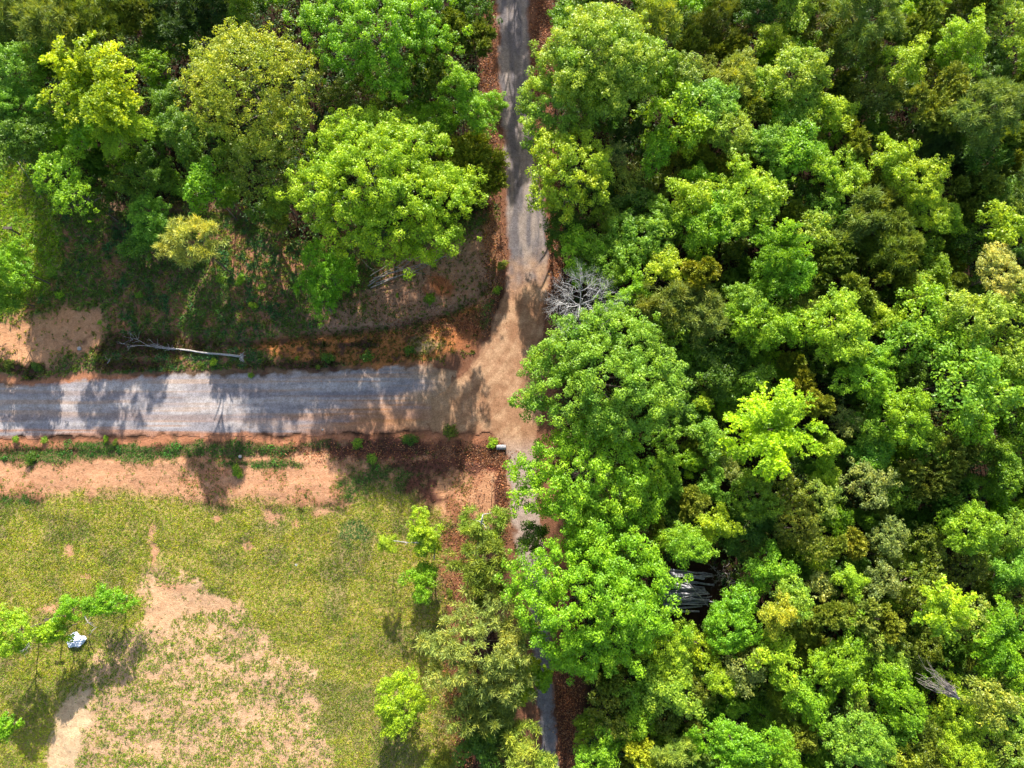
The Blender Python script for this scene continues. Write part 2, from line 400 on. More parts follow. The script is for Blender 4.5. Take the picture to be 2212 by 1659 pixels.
def lane_col(px, py, d):
    arc = np.hypot(px - 860, (py - 640) * 1.0); sw = fbm(arc / 7, (px + py) / 90, 4)
    n = fbm(px / 9, py / 70, 4); n1 = fbm(px / 30, py / 30 + 8, 4)
    g = mix3(np.broadcast_to(lin(128, 120, 120), px.shape + (3,)), lin(176, 160, 148), sm(n, 0.35, 0.7))
    t = mix3(np.broadcast_to(lin(186, 140, 104), px.shape + (3,)), lin(216, 172, 132), sm(n1, 0.35, 0.65))
    c = mix3(g, t, sm(py + (n1 - .5) * 160, 520, 640))
    c = mix3(c, lin(168, 118, 84), sm(sw, .5, .68) * sm(py, 600, 680) * .4)
    c = mix3(c, lin(196, 172, 156), sm(py, 930, 1000))
    c = mix3(c, lin(146, 140, 140), sm(py, 1150, 1350))
    c = mix3(c, lin(196, 158, 118), sm(px, 1030, 930) * 0.6)
    return c
road_sheet('gravel_road', ROAD, gravel_col, 0.02, -75, 0, 2, 16)
road_sheet('dirt_lane', LANE, lane_col, 0.045, -14, 9, -50, 62)

# ------------------------------------------------------------------ crowns
def unit(v): return v / (np.linalg.norm(v, axis=-1, keepdims=True) + 1e-9)
def leaf_quads(P, Nn, size, rg, asp=0.62, fold=0.0):
    """diamond shaped leaves at P facing Nn"""
    n = len(P); r = unit(rg.normal(size=(n, 3))); u = unit(np.cross(Nn, r)); w = np.cross(Nn, u)
    s = size[:, None] if np.ndim(size) else size
    u = u * s; w = w * s * asp
    return np.stack([P - u, P - w * .9 + u * .1, P + u, P + w * .9 + u * .1], 1)
def blade_quads(P, Dn, length, width, rg):
    n = len(P); r = unit(rg.normal(size=(n, 3))); u = unit(np.cross(Dn, r))
    L = np.asarray(length).reshape(-1, 1) * Dn; w = u * width
    return np.stack([P - w, P + w, P + L + w * .25, P + L - w * .25], 1)

def lobes_for(rg, R, H, n, spread=0.58):
    """overlapping lumps that make one uneven crown of radius R and half height H"""
    L = [(0, 0, 0, 0.52 * R, 0.7 * H)]
    a0 = rg.random() * 6.28
    for k in range(n):
        a = a0 + k * 2.39996 + rg.normal() * .25; d = R * spread * rg.uniform(.6, 1.4) * (1 if k % 3 else .6)
        r = R * rg.uniform(.2, .44); z = H * rg.uniform(-.35, .55) * (1.1 - d / R * .6)
        L.append((math.cos(a) * d, math.sin(a) * d, z, r, r * rg.uniform(.65, 1.0) * H / R * 1.15))
    return np.array(L)

def clump_points(rg, L, cr, dens=1.0):
    out = []
    for i, (x, y, z, r, h) in enumerate(L):
        n = int(dens * 2.25 * r * (r + h) / (cr * cr)) + 3
        d = unit(rg.normal(size=(n, 3)) + (0, 0, .45)); d = d[d[:, 2] > -.45]
        p = np.array([x, y, z]) + d * np.array([r, r, h]) * rg.uniform(.66, 1.14, (len(d), 1))
        keep = np.ones(len(p), bool)
        for j, (x2, y2, z2, r2, h2) in enumerate(L):
            if j != i: keep &= np.sqrt(((p[:, 0] - x2) / r2) ** 2 + ((p[:, 1] - y2) / r2) ** 2 + ((p[:, 2] - z2) / h2) ** 2) > .74
        out.append(p[keep])
    P = np.concatenate(out); c = P.mean(0); k = rg.random(len(P)) < .16
    Q = c + (P[k] - c) * rg.uniform(1.06, 1.3, (k.sum(), 1))
    return np.concatenate([P, Q])

def crown_broad(seed, R, H, cr=0.5, leaf=0.13, nl=9, per=40, lobes=None, dens=1.0):
    rg = np.random.default_rng(seed)
    L = lobes if lobes is not None else lobes_for(rg, R, H, nl)
    Cc = clump_points(rg, L, cr, dens); n = len(Cc)
    crr = cr * rg.uniform(.55, 1.35, n); cnt = np.maximum(6, (per * (crr / cr) ** 1.7)).astype(int)
    idx = np.repeat(np.arange(n), cnt); m = len(idx)
    d = unit(rg.normal(size=(m, 3)) + (0, 0, .35))
    P = Cc[idx] + d * crr[idx, None] * rg.uniform(.5, 1.0, (m, 1)) * (1, 1, .8)
    Nn = unit(d * .7 + (0, 0, .55) + rg.normal(size=(m, 3)) * .5)
    q = leaf_quads(P, Nn, leaf * rg.uniform(.65, 1.35, m), rg)
    cv = rg.uniform(-.18, .18, n)[idx]
    v = np.clip(.38 + cv + .30 * d[:, 2] + rg.normal(size=m) * .11, 0, 1)  # leaf colour carries painted shading: clump tops lighter, undersides darker
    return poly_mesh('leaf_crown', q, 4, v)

def crown_pine(seed, R, H, cr=0.55, nl=9, per=70, lobes=None, dens=1.0):
    rg = np.random.default_rng(seed)
    L = lobes if lobes is not None else lobes_for(rg, R, H, nl, .62)
    Cc = clump_points(rg, L, cr, dens * .9); n = len(Cc)
    crr = cr * rg.uniform(.6, 1.3, n); cnt = (per * crr / cr).astype(int)
    idx = np.repeat(np.arange(n), cnt); m = len(idx)
    d = unit(rg.normal(size=(m, 3)) + (0, 0, .5))
    P = Cc[idx] + d * crr[idx, None] * rg.uniform(.1, .6, (m, 1)) + rg.normal(size=(m, 3)) * .08
    q = blade_quads(P, unit(d + rg.normal(size=(m, 3)) * .25), crr[idx] * rg.uniform(.45, .8, m), .035, rg)
    cv = rg.uniform(-.18, .18, n)[idx]
    v = np.clip(.42 + cv + .25 * d[:, 2] + rg.normal(size=m) * .15, 0, 1)  # top light painted into the needles: upward ones lighter, lower ones darker
    return poly_mesh('needle_crown', q, 4, v)

def crown_cedar(seed, R, H, nb=60, lobes=None):
    """feathery sprays leaning out and up round several leaders"""
    rg = np.random.default_rng(seed)
    L = lobes if lobes is not None else lobes_for(rg, R, H, 6, .55)
    Ps, Ds, Ls, Vs = [], [], [], []
    for (x, y, z, r, h) in L:
        n = int(nb * (.4 + r))
        d = unit(rg.normal(size=(n, 3)) * (1, 1, .7) + (0, 0, .55))
        tip = np.array([x, y, z]) + d * (r, r, h) * rg.uniform(.75, 1.15, (n, 1))
        k = 34
        t = np.tile(np.linspace(.45, 1.0, k), n); i = np.repeat(np.arange(n), k)
        base = np.array([x, y, z]) - (0, 0, h * .3)
        p = base + (tip[i] - base) * t[:, None] + rg.normal(size=(n * k, 3)) * .05
        dd = unit(unit(tip[i] - base) * .8 + unit(rg.normal(size=(n * k, 3))) * .8 + (0, 0, .15))
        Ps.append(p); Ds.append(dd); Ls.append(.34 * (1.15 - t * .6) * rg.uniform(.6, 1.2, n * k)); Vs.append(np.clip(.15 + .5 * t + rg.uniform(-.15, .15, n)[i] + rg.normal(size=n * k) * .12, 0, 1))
    P = np.concatenate(Ps); D = np.concatenate(Ds)
    return poly_mesh('spray_crown', blade_quads(P, D, np.concatenate(Ls), .05, rg), 4, np.concatenate(Vs))

def crown_star(seed, R, H, nb=34, leaf=.085):
    """open crown of long branches fanning out from the middle, leaves strung along their side twigs"""
    rg = np.random.default_rng(seed); Pa, Na, Va = [], [], []
    for k in range(nb):
        a = k * 2.39996 + rg.normal() * .25; ln = R * rg.uniform(.5, 1.15); up = rg.uniform(-.1, 1.0); vb = rg.uniform(-.2, .2)
        for j in range(int(5 + ln * 5)):
            t0 = rg.uniform(.08, 1); sg = rg.choice([-1, 1]); tl = ln * (.10 + .30 * (1 - t0)) * rg.uniform(.6, 1.3)
            n = int(8 + tl * 26); s = rg.uniform(0, 1, n); ta = a + sg * rg.uniform(.35, .85)
            x = math.cos(a) * t0 * ln + math.cos(ta) * s * tl + rg.normal(size=n) * .06
            y = math.sin(a) * t0 * ln + math.sin(ta) * s * tl + rg.normal(size=n) * .06
            z = H * (up * math.sin(t0 * 2.0) - .35 * t0 * t0) - .12 * s * tl + rg.normal(size=n) * .05
            Pa.append(np.stack([x, y, z], 1)); Na.append(unit(rg.normal(size=(n, 3)) * .55 + (math.cos(a) * .2, math.sin(a) * .2 + .2, .8)))
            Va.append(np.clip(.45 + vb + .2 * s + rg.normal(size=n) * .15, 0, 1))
    P = np.concatenate(Pa); Nn = np.concatenate(Na)
    return poly_mesh('branching_crown', leaf_quads(P, Nn, leaf * rg.uniform(.7, 1.4, len(P)), rg), 4, np.concatenate(Va))

def limb_line(rg, a, b, r0, r1, n=4, sag=.08):
    a = np.array(a, float); b = np.array(b, float); L = np.linalg.norm(b - a)
    return [(a + (b - a) * t + (rg.normal(size=3) * L * sag * math.sin(t * 3.1) if 0 < t < 1 else 0), r0 + (r1 - r0) * t) for t in np.linspace(0, 1, n + 1)]
def bare_tree(seed, R, H, levels=3, base_r=.12, kids=(9, 6, 5), up=.6):
    """leafless branching wood from the origin"""
    rg = np.random.default_rng(seed); segs = []
    def grow(p, d, ln, r, lv):
        q = p + d * ln; ll = limb_line(rg, p, q, r, r * .35, 5, .11); segs.append(ll)
        if lv >= levels: return
        for k in range(kids[lv]):
            t = rg.uniform(.25, 1.0); o = p + d * ln * t
            nd = unit(d * .75 + unit(rg.normal(size=3)) * .75 + (0, 0, .12)); grow(o, nd, ln * rg.uniform(.35, .65), r * (1 - t * .5) * .45, lv + 1)
    for k in range(kids[0]):
        a = k * 2.4 + rg.normal() * .3; e = up * rg.uniform(.3, 1.4)
        grow(np.zeros(3), unit(np.array([math.cos(a), math.sin(a), e])) * np.array([1, 1, H / R]), R * rg.uniform(.6, .85), base_r * .6, 1)
    return segs
def trunk_mesh(seed, n_limb=6):
    """trunk one unit tall with limbs spreading one unit wide at the top"""
    rg = np.random.default_rng(seed); x, y = rg.normal(size=2) * .03
    segs = [[((0, 0, -.02), .06), ((0, 0, .03), .042), ((x, y, .35), .034), ((x * 1.5, y * 1.5, .7), .026), ((0, 0, 1.02), .012)]]
    for k in range(n_limb):
        a = k * 2.4 + rg.random(); z = rg.uniform(.5, .85); d = rg.uniform(.4, .7)
        segs.append([((x * 1.3, y * 1.3, z), .02), ((math.cos(a) * d * .5, math.sin(a) * d * .5, z + .1), .013), ((math.cos(a) * d, math.sin(a) * d, z + .16), .005)])
    return tubes('trunk', segs, 6, True)
TRUNKS = [trunk_mesh(k) for k in range(3)]
for t in TRUNKS: t.materials.append(M_BARK)

# shared crowns, (radius, mesh) per kind
LIB = {'b': [], 'p': [], 'c': [], 's': [], 'f': []}
for k, (R, n) in enumerate([(1.3, 2), (2.1, 4), (3.1, 5), (4.4, 3)]):
    for j in range(n):
        H = R * (.95 if R < 3 else .8)
        LIB['b'].append((R, crown_broad(100 + k * 10 + j, R, H, cr=(.28 if R < 2 else .38), leaf=.086, nl=7 + k * 3, per=46)))
for k, (R, n) in enumerate([(1.5, 2), (2.4, 4), (3.6, 3)]):
    for j in range(n):
        LIB['p'].append((R, crown_pine(200 + k * 10 + j, R, R * .95, nl=7 + k * 3)))
for k, (R, n) in enumerate([(1.3, 2), (2.1, 4), (3.2, 2)]):
    for j in range(n):
        LIB['c'].append((R, crown_cedar(300 + k * 10 + j, R, R * 1.2)))
for k, R in enumerate([2.0, 3.3, 5.0]):
    LIB['s'].append((R, crown_star(400 + k, R, R * .6, nb=40 + 16 * k)))
for R, k in ((1.3, 0), (2.2, 1), (3.2, 2), (2.2, 3)):      # fine leaved, looser
    LIB['f'].append((R, crown_broad(500 + k, R, R * .9, cr=.30, leaf=.09, nl=10, per=22, dens=.8)))
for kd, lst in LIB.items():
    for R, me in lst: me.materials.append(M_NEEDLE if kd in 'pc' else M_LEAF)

COL = {'lime': (0.33, 0.52, 0.03), 'glow': (0.33, 0.6, 0.02), 'bright': (0.24, 0.47, 0.025), 'vivid': (0.20, 0.44, 0.022), 'green': (0.18, 0.35, 0.025), 'pale': (0.29, 0.47, 0.05), 'mint': (0.2, 0.42, 0.04), 'yellow': (0.37, 0.47, 0.035), 'blue': (0.14, 0.29, 0.03), 'dark': (0.09, 0.2, 0.018), 'deep': (0.055, 0.12, 0.022), 'olive': (0.18, 0.26, 0.025), 'gold': (0.21, 0.27, 0.02), 'grey': (0.19, 0.28, 0.05), 'straw': (0.29, 0.41, 0.06), 'moss': (0.13, 0.2, 0.022), 'cream': (0.44, 0.54, 0.16), 'tan': (0.25, 0.34, 0.085)}
CW = {'lime': 'lime green', 'glow': 'glowing yellow-green', 'bright': 'bright green', 'vivid': 'vivid green', 'green': 'mid green', 'pale': 'pale green',
      'mint': 'cool pale green', 'yellow': 'yellow', 'blue': 'blue-green', 'dark': 'dark green', 'deep': 'very dark green', 'olive': 'olive green',
      'gold': 'golden olive', 'grey': 'grey-green', 'straw': 'straw-coloured', 'moss': 'dark olive', 'cream': 'cream-tipped', 'tan': 'tan-tinted'}
KW = {'b': ('broadleaf_tree', 'leafy tree', 'tree'), 'f': ('broadleaf_tree', 'fine-leaved tree', 'tree'), 's': ('broadleaf_tree', 'fan-branched tree', 'tree'),
      'p': ('pine_tree', 'pine', 'pine tree'), 'c': ('cedar_tree', 'cedar', 'cedar tree')}

NOWOOD = [(-500,300),(40,320),(110,430),(240,470),(500,470),(640,540),(800,500),(1000,470),(1050,380),(1036,200),(1030,-200),(1200,-200),(1205,300),(1225,600),(1190,900),(1230,1200),(1262,1420),(1265,2000),(-500,2000)]
NOWOOD2 = [(1425,1215),(1560,1215),(1560,1335),(1425,1335)]
# ------------------------------------------------------------------ where the trees stand: tile, x, y, radius (60 units = one metre on the ground), kind, colour, crown height, label
TILE = {'A': (0, 0), 'B': (737.3, 0), 'C': (1474.7, 0), 'D': (0, 553), 'E': (737.3, 553), 'F': (1474.7, 553), 'G': (0, 1106), 'I': (737.3, 1106), 'J': (1474.7, 1106)}
ROWS = '''
A 120 90 210 p grey 10 | grey-green pine filling the top left corner of the wood
A 370 200 230 p grey 11 | broad grey-green pine with bare twigs, second from the top left corner
A 600 130 180 p olive 10
A 330 340 120 p moss 8
A 790 140 150 c olive 9
A 940 90 170 c moss 8
A 1170 70 190 p deep 7
A 1400 90 190 p deep 7
A 1130 190 120 b deep 6
A 1560 60 110 b green 8
A 90 470 250 b mint 10 | large mint green tree on the left edge above the grass
A 130 700 230 b mint 10
A 130 900 190 b blue 10.5
A 620 560 300 s lime 12 | broad lime tree with drooping feathery branches near the upper left
A 780 800 190 s lime 9
A 480 820 180 s bright 9
A 300 420 130 b green 8
A 430 1200 200 f bright 9.5
A 300 1000 160 b blue 6
A 640 1300 150 f dark 4
A 620 1060 120 c dark 5
A 1090 280 170 b dark 7
A 1000 430 110 f bright 8
A 1080 690 140 b blue 8
A 1190 870 170 b blue 9 | blue-green tree standing between the drooping lime tree and the big yellow-olive tree
A 1250 1030 110 b blue 7
A 1330 1220 145 b vivid 8 | small vivid green tree with pale trunk above the yellow pine
A 980 1420 150 b mint 5 | rounded cool green tree just left of the yellow pine
A 960 1570 130 b blue 4
A 1830 1290 130 b green 6
A 1500 1010 130 f green 8
B 590 480 170 f olive 8
B 700 200 140 c olive 9
B 860 260 150 c moss 8
B 830 70 160 b dark 8
B 480 500 170 b dark 7
B 110 620 180 f moss 7
B 300 690 120 f dark 5
B 560 790 150 b bright 7
B 690 800 100 b bright 6
B 755 540 120 b bright 10 | upper of two bright leafy crowns reaching toward the lane from the left
B 870 720 160 b bright 9 | lower bright leafy crown with a branch over the lane from the left
B 1020 680 50 b bright 9 | small leafy branch-end tree poking over the upper lane
B -120 960 130 f dark 6
B 1480 130 130 b green 8
B 1600 20 140 f dark 7
B 1700 380 290 b pale 12
B 2020 150 160 p straw 10 | pale straw-green pine at the top, behind the big pale tree right of the lane
B 2090 470 180 b bright 9
B 1920 560 150 c moss 7
B 1700 720 150 b dark 7
B 2130 800 200 f bright 9
B 2040 1000 120 b bright 8
B 1850 880 130 b deep 5
B 1770 1000 80 f tan 7
B 1830 1190 110 f straw 7
B 1900 1330 120 b dark 6
B 1930 1560 190 b mint 8
B 1740 1420 120 b green 7
B 1540 1590 120 b bright 7
B 1450 1480 140 b dark 5
B 1650 1250 110 b dark 6
B 2060 1380 120 b green 8
C 20 460 100 f straw 9
C 160 450 75 f straw 8
C 385 400 90 f straw 9
C 300 520 120 p straw 9
C 480 530 110 b pale 9
C 150 660 160 b mint 9
C 440 690 130 c gold 8
C 740 500 180 b pale 10
C 770 690 160 b pale 9
C 960 730 130 b lime 9
C 660 790 120 f bright 8
C 580 240 100 b lime 8
C 490 90 140 b dark 8
C 730 70 120 b pale 9
C 1180 100 200 p grey 11 | tall grey pine with bare twigs at the top edge, right half
C 1090 300 140 p moss 8
C 900 180 130 p moss 8
C 1490 30 140 s bright 9
C 1560 190 140 c olive 9
C 1410 240 90 c olive 9
C 1840 230 130 b lime 11 | upper crown of the lime pair near the upper right corner
C 1730 330 130 b lime 10
C 1430 410 130 b lime 10 | airy lime tree left of the lime pair, amid dark pines
C 1230 620 130 p grey 8
C 1420 610 110 f dark 8
C 1650 500 120 f olive 8
C 1800 480 90 f bright 8
C 2090 230 170 f pale 9
C 1970 50 120 c olive 8
C 1810 60 130 p moss 6
C 2000 470 140 b dark 7
C 2150 580 130 c olive 8
C 1640 700 180 c olive 10
C 1970 740 210 p grey 11 | large dome-shaped grey pine on the right, above the right-edge woods
C 2140 880 120 c olive 9
C 1600 890 160 p deep 7
C 1900 980 150 p dark 7
C 890 400 80 b dark 7
C 40 280 110 c olive 7
C 240 340 80 c gold 7
C 350 290 80 c olive 7
C 240 160 160 p moss 6
C 280 850 150 b pale 9
C 60 860 130 b lime 8
C 560 940 160 b mint 9
C 720 1010 140 b bright 9
C 120 1020 90 c gold 7
C 330 1030 110 c gold 7
C 840 880 60 f straw 7
C 1110 930 140 c olive 9
C 880 970 65 b bright 8
C 930 1120 130 b lime 9
C 1090 1140 120 b lime 9
C 1330 1020 120 b lime 10
C 1490 1160 180 b lime 10
C 1560 1360 150 b lime 9
C 920 1370 120 f mint 8
C 1150 1440 150 p grey 9
C 1270 1350 100 c olive 9
C 690 1400 85 c olive 7
C 1270 1510 90 b lime 8
C 1720 1420 100 b bright 8
C 1880 1230 180 c moss 7
C 1800 1390 140 c moss 6
C 2140 1310 150 b blue 8
C 430 1270 180 b lime 10
C 250 1420 170 b bright 9
C 90 1150 100 b bright 7
C 50 1310 140 b lime 9
C 480 1430 130 b bright 9
C 80 1480 130 b bright 8
C 640 1600 160 s vivid 10 | vivid green tree near the middle of the right-hand woods
C 840 1500 140 f pale 9
C 950 1630 130 c olive 8
C 1340 1620 180 p olive 9
C 1560 1600 120 f green 7
C 2090 1470 160 f lime 10
C 1850 1590 130 f dark 6
C 760 1260 110 f dark 6
C 2120 1080 110 c olive 7
C 1700 1020 150 c deep 6
F 120 130 160 c gold 9 | rusty golden cedar just left of the vivid green tree
F 560 130 170 b vivid 9
F 740 130 120 b vivid 9
F 930 70 130 c moss 8
F 1120 230 140 c olive 9
F 1330 70 160 c olive 8
F 1620 110 130 b green 7
F 2050 110 170 b cream 10 | cream-tipped airy tree at the right edge
F 1500 220 110 f pale 8
F 1740 190 110 c moss 6
F 90 400 170 p grey 9
F 390 280 110 b mint 9
F 440 440 190 b bright 9
F 800 330 110 p grey 8
F 1010 450 210 b lime 10 | round lime tree left of the dark gap in the right-hand woods
F 650 460 140 b bright 9
F 1200 330 90 c olive 8
F 1300 430 110 b lime 8
F 1560 360 180 f bright 10
F 1830 390 200 f pale 10
F 2080 400 170 f pale 10
F 1510 560 180 f mint 10
F 1760 600 180 f bright 10
F 1830 810 240 f mint 11 | broad cool green dome, largest crown along the right side
F 1220 650 130 b mint 8
F 1200 810 160 b bright 9
F 1980 650 90 b yellow 10
F 2120 660 130 f pale 10
F 2080 880 150 f lime 9
F 1850 1070 150 f bright 9
F 790 810 120 c gold 8 | upper golden cedar touching the glowing tree
F 870 970 130 c gold 9 | larger golden cedar just right of the glowing tree
F 570 1120 260 s glow 11 | glowing yellow-green tree with feathery branches in the right-hand woods
F 1460 1040 190 b bright 10
F 1560 1190 140 b green 8
F 940 1250 110 b lime 8
F 1070 1070 100 f tan 7
F 1180 1110 110 b green 8
F 1240 1260 130 b mint 7
F 450 810 110 b green 8
F 180 790 130 b dark 7
F 60 640 130 b green 7
F 280 640 120 f dark 7
F 125 950 65 b lime 7
F 60 1060 120 b dark 6
F 180 1170 110 b mint 7
F 60 1340 90 b bright 6
F 180 1500 100 b mint 7
F 60 1240 80 c olive 5
F 300 1390 90 f tan 6
F 460 1550 170 b green 8
F 920 1430 80 b lime 7
F 880 1560 120 f straw 8
F 1180 1470 130 f tan 8
F 1400 1520 130 f green 7
F 1600 1420 190 c moss 7
F 2090 1450 130 b green 7
F 60 1600 110 c olive 7
F 2010 1250 130 b green 7
F 1700 1600 170 c dark 6
F 1820 1260 150 c moss 6
F 680 680 90 c olive 6
F 700 1540 130 f olive 7
F 700 1300 110 f dark 5
F 1000 800 110 c deep 5
F 1080 1300 110 b dark 5
F 2180 1120 120 f green 7
E 2110 80 120 b lime 8
E 2080 330 150 p grey 9
E 1910 230 110 b bright 8
E 1540 100 90 b bright 7
E 1720 50 160 b green 7
E 2080 520 130 f green 8
E 2150 760 130 b dark 6
E 2170 990 110 b dark 6
E 2110 1340 90 b bright 7
E 2140 1500 90 b green 6
E 2000 1560 150 b vivid 8
E 2080 1180 100 f green 6
E -75 140 215 b vivid 3.5 | dense dark green tree below the giant lime tree, beside the brush poles
I 520 110 125 b lime 4.5 | small lime tree with a leaning pale trunk above the small dark green tree
I 560 200 90 b lime 3.6 | lower right half of the small lime tree pair in the field's right side
I 300 200 60 b lime 4 | tiny lime branch tuft sticking out left over the field
I 530 430 110 b vivid 3.5 | small dark-shaded green tree alone below the lime one at the field edge
I 940 110 130 p straw 6 | thin pale pine round a bare standing snag
I 900 320 150 p olive 7 | narrow olive pine between the field and the lane
I 960 500 140 p moss 5
I 1210 1010 90 b lime 6
I 1300 1080 80 b bright 6
I 1190 1170 80 b lime 6
I 970 1260 200 p grey 6 | dark grey-green pine below the big olive pine
I 900 1500 130 b dark 6
I 960 1400 130 p dark 6
I 1180 1590 140 p straw 8
I 1330 1620 70 b bright 6
I 370 1240 190 b lime 3.2 | rounded lime tree alone in the field's lower right corner
I 650 1640 90 b olive 3
I 1250 170 120 b dark 7 | small dark green tree over the lane just left of the big round tree
I 1680 90 230 b green 8
I 2060 150 110 c olive 7
I 2160 170 110 b bright 8
I 1730 1040 160 c moss 6
I 1880 1160 120 b mint 7
I 2110 880 160 b lime 8
I 2120 1130 150 b pale 8
I 1720 1300 150 f olive 7
I 1880 1380 130 b bright 7
I 1930 1580 120 c yellow 7
I 1680 1550 140 b bright 7
I 2140 1580 120 p straw 8
I 2080 1330 110 f moss 6
I 1640 1380 120 b green 5
I 1990 1000 120 f dark 5
J 60 230 120 b vivid 9 | vivid green tree hanging over the log pile from above
J 210 70 130 b lime 8
J 420 130 150 b dark 6
J 740 110 160 f olive 8
J 850 240 110 f lime 7
J 990 220 100 c olive 8
J 1120 200 80 c gold 7
J 1330 150 110 f tan 8
J 1580 190 120 f olive 7
J 1860 120 180 b bright 9
J 2130 90 110 f pale 8
J 2110 380 130 b mint 8
J 1780 380 160 f moss 6
J 540 350 130 b vivid 8
J 370 570 130 b vivid 8
J 700 520 140 b pale 9
J 620 670 120 b yellow 9 | yellow-green crown up and right of the feathery olive cedars
J 300 740 160 b vivid 8
J 890 470 75 f cream 7
J 1090 440 100 b lime 8 | upright lime tree in the lower middle of the right-hand woods
J 1300 440 120 f tan 8
J 1530 440 140 f olive 8
J 820 750 105 c olive 8
J 970 670 120 c olive 9
J 1140 700 150 c grey 9
J 1340 720 110 c olive 8
J 1680 640 190 s lime 10 | spreading lime tree with fanned branches toward the lower right
J 1880 700 130 f straw 8
J 2060 800 180 s vivid 9
J 1020 960 190 b bright 9
J 1270 970 140 f pale 8
J 600 930 130 b lime 8
J 400 1020 130 f tan 8
J 250 1100 110 b lime 8
J 50 1150 110 f olive 6
J 1370 1200 190 b vivid 9
J 820 1220 150 b bright 8
J 1140 1300 100 f straw 7
J 1980 1190 170 f straw 9
J 1750 1320 170 b lime 8
J 1990 960 120 b bright 8
J 2150 1060 120 b bright 8
J 690 1330 130 p olive 7
J 770 1450 120 c olive 8
J 350 1500 180 b vivid 9
J 70 1500 90 b vivid 7
J 640 1590 160 b bright 8
J 1150 1480 210 b mint 10 | broad blue-green tree at the bottom of the right-hand woods
J 1430 1580 130 f yellow 8
J 1620 1480 130 f olive 8
J 1800 1570 170 b lime 8
J 2100 1330 150 f pale 8
J 2100 1560 150 f straw 8
J 560 1130 110 f dark 5
J 900 870 100 c olive 6
J 1450 930 130 f moss 6
J 1580 860 120 f olive 6
J 1240 1480 110 b mint 8
J 2190 560 130 f olive 7
J 120 880 130 f lime 6
J 1160 560 110 f moss 5
J 150 1290 120 c dark 5
J 1580 1320 110 f olive 6
J 1480 600 120 f olive 6
J 1300 280 110 f moss 6
J 440 300 90 f moss 6
D 60 60 170 b bright 6 | leafy tree on the left edge above the bare tan bank
D 50 260 130 b green 4 | lower shaded tree on the left edge just above the tan bank
G 70 780 165 b lime 4 | lime green tree cut by the left edge of the field
G 370 765 100 b bright 3.2 | bright small tree just left of the crumpled white sheet
G 455 625 88 b bright 3.4 | bright crown directly above the crumpled white sheet
G 725 585 122 b vivid 3.3 | darker green small tree right of the crumpled white sheet
G 575 600 50 b bright 3.2 | small link crown joining the two trees above the white sheet
G 40 1390 95 b vivid 3 | small green tree with dead twigs on the left edge, near the bottom
'''
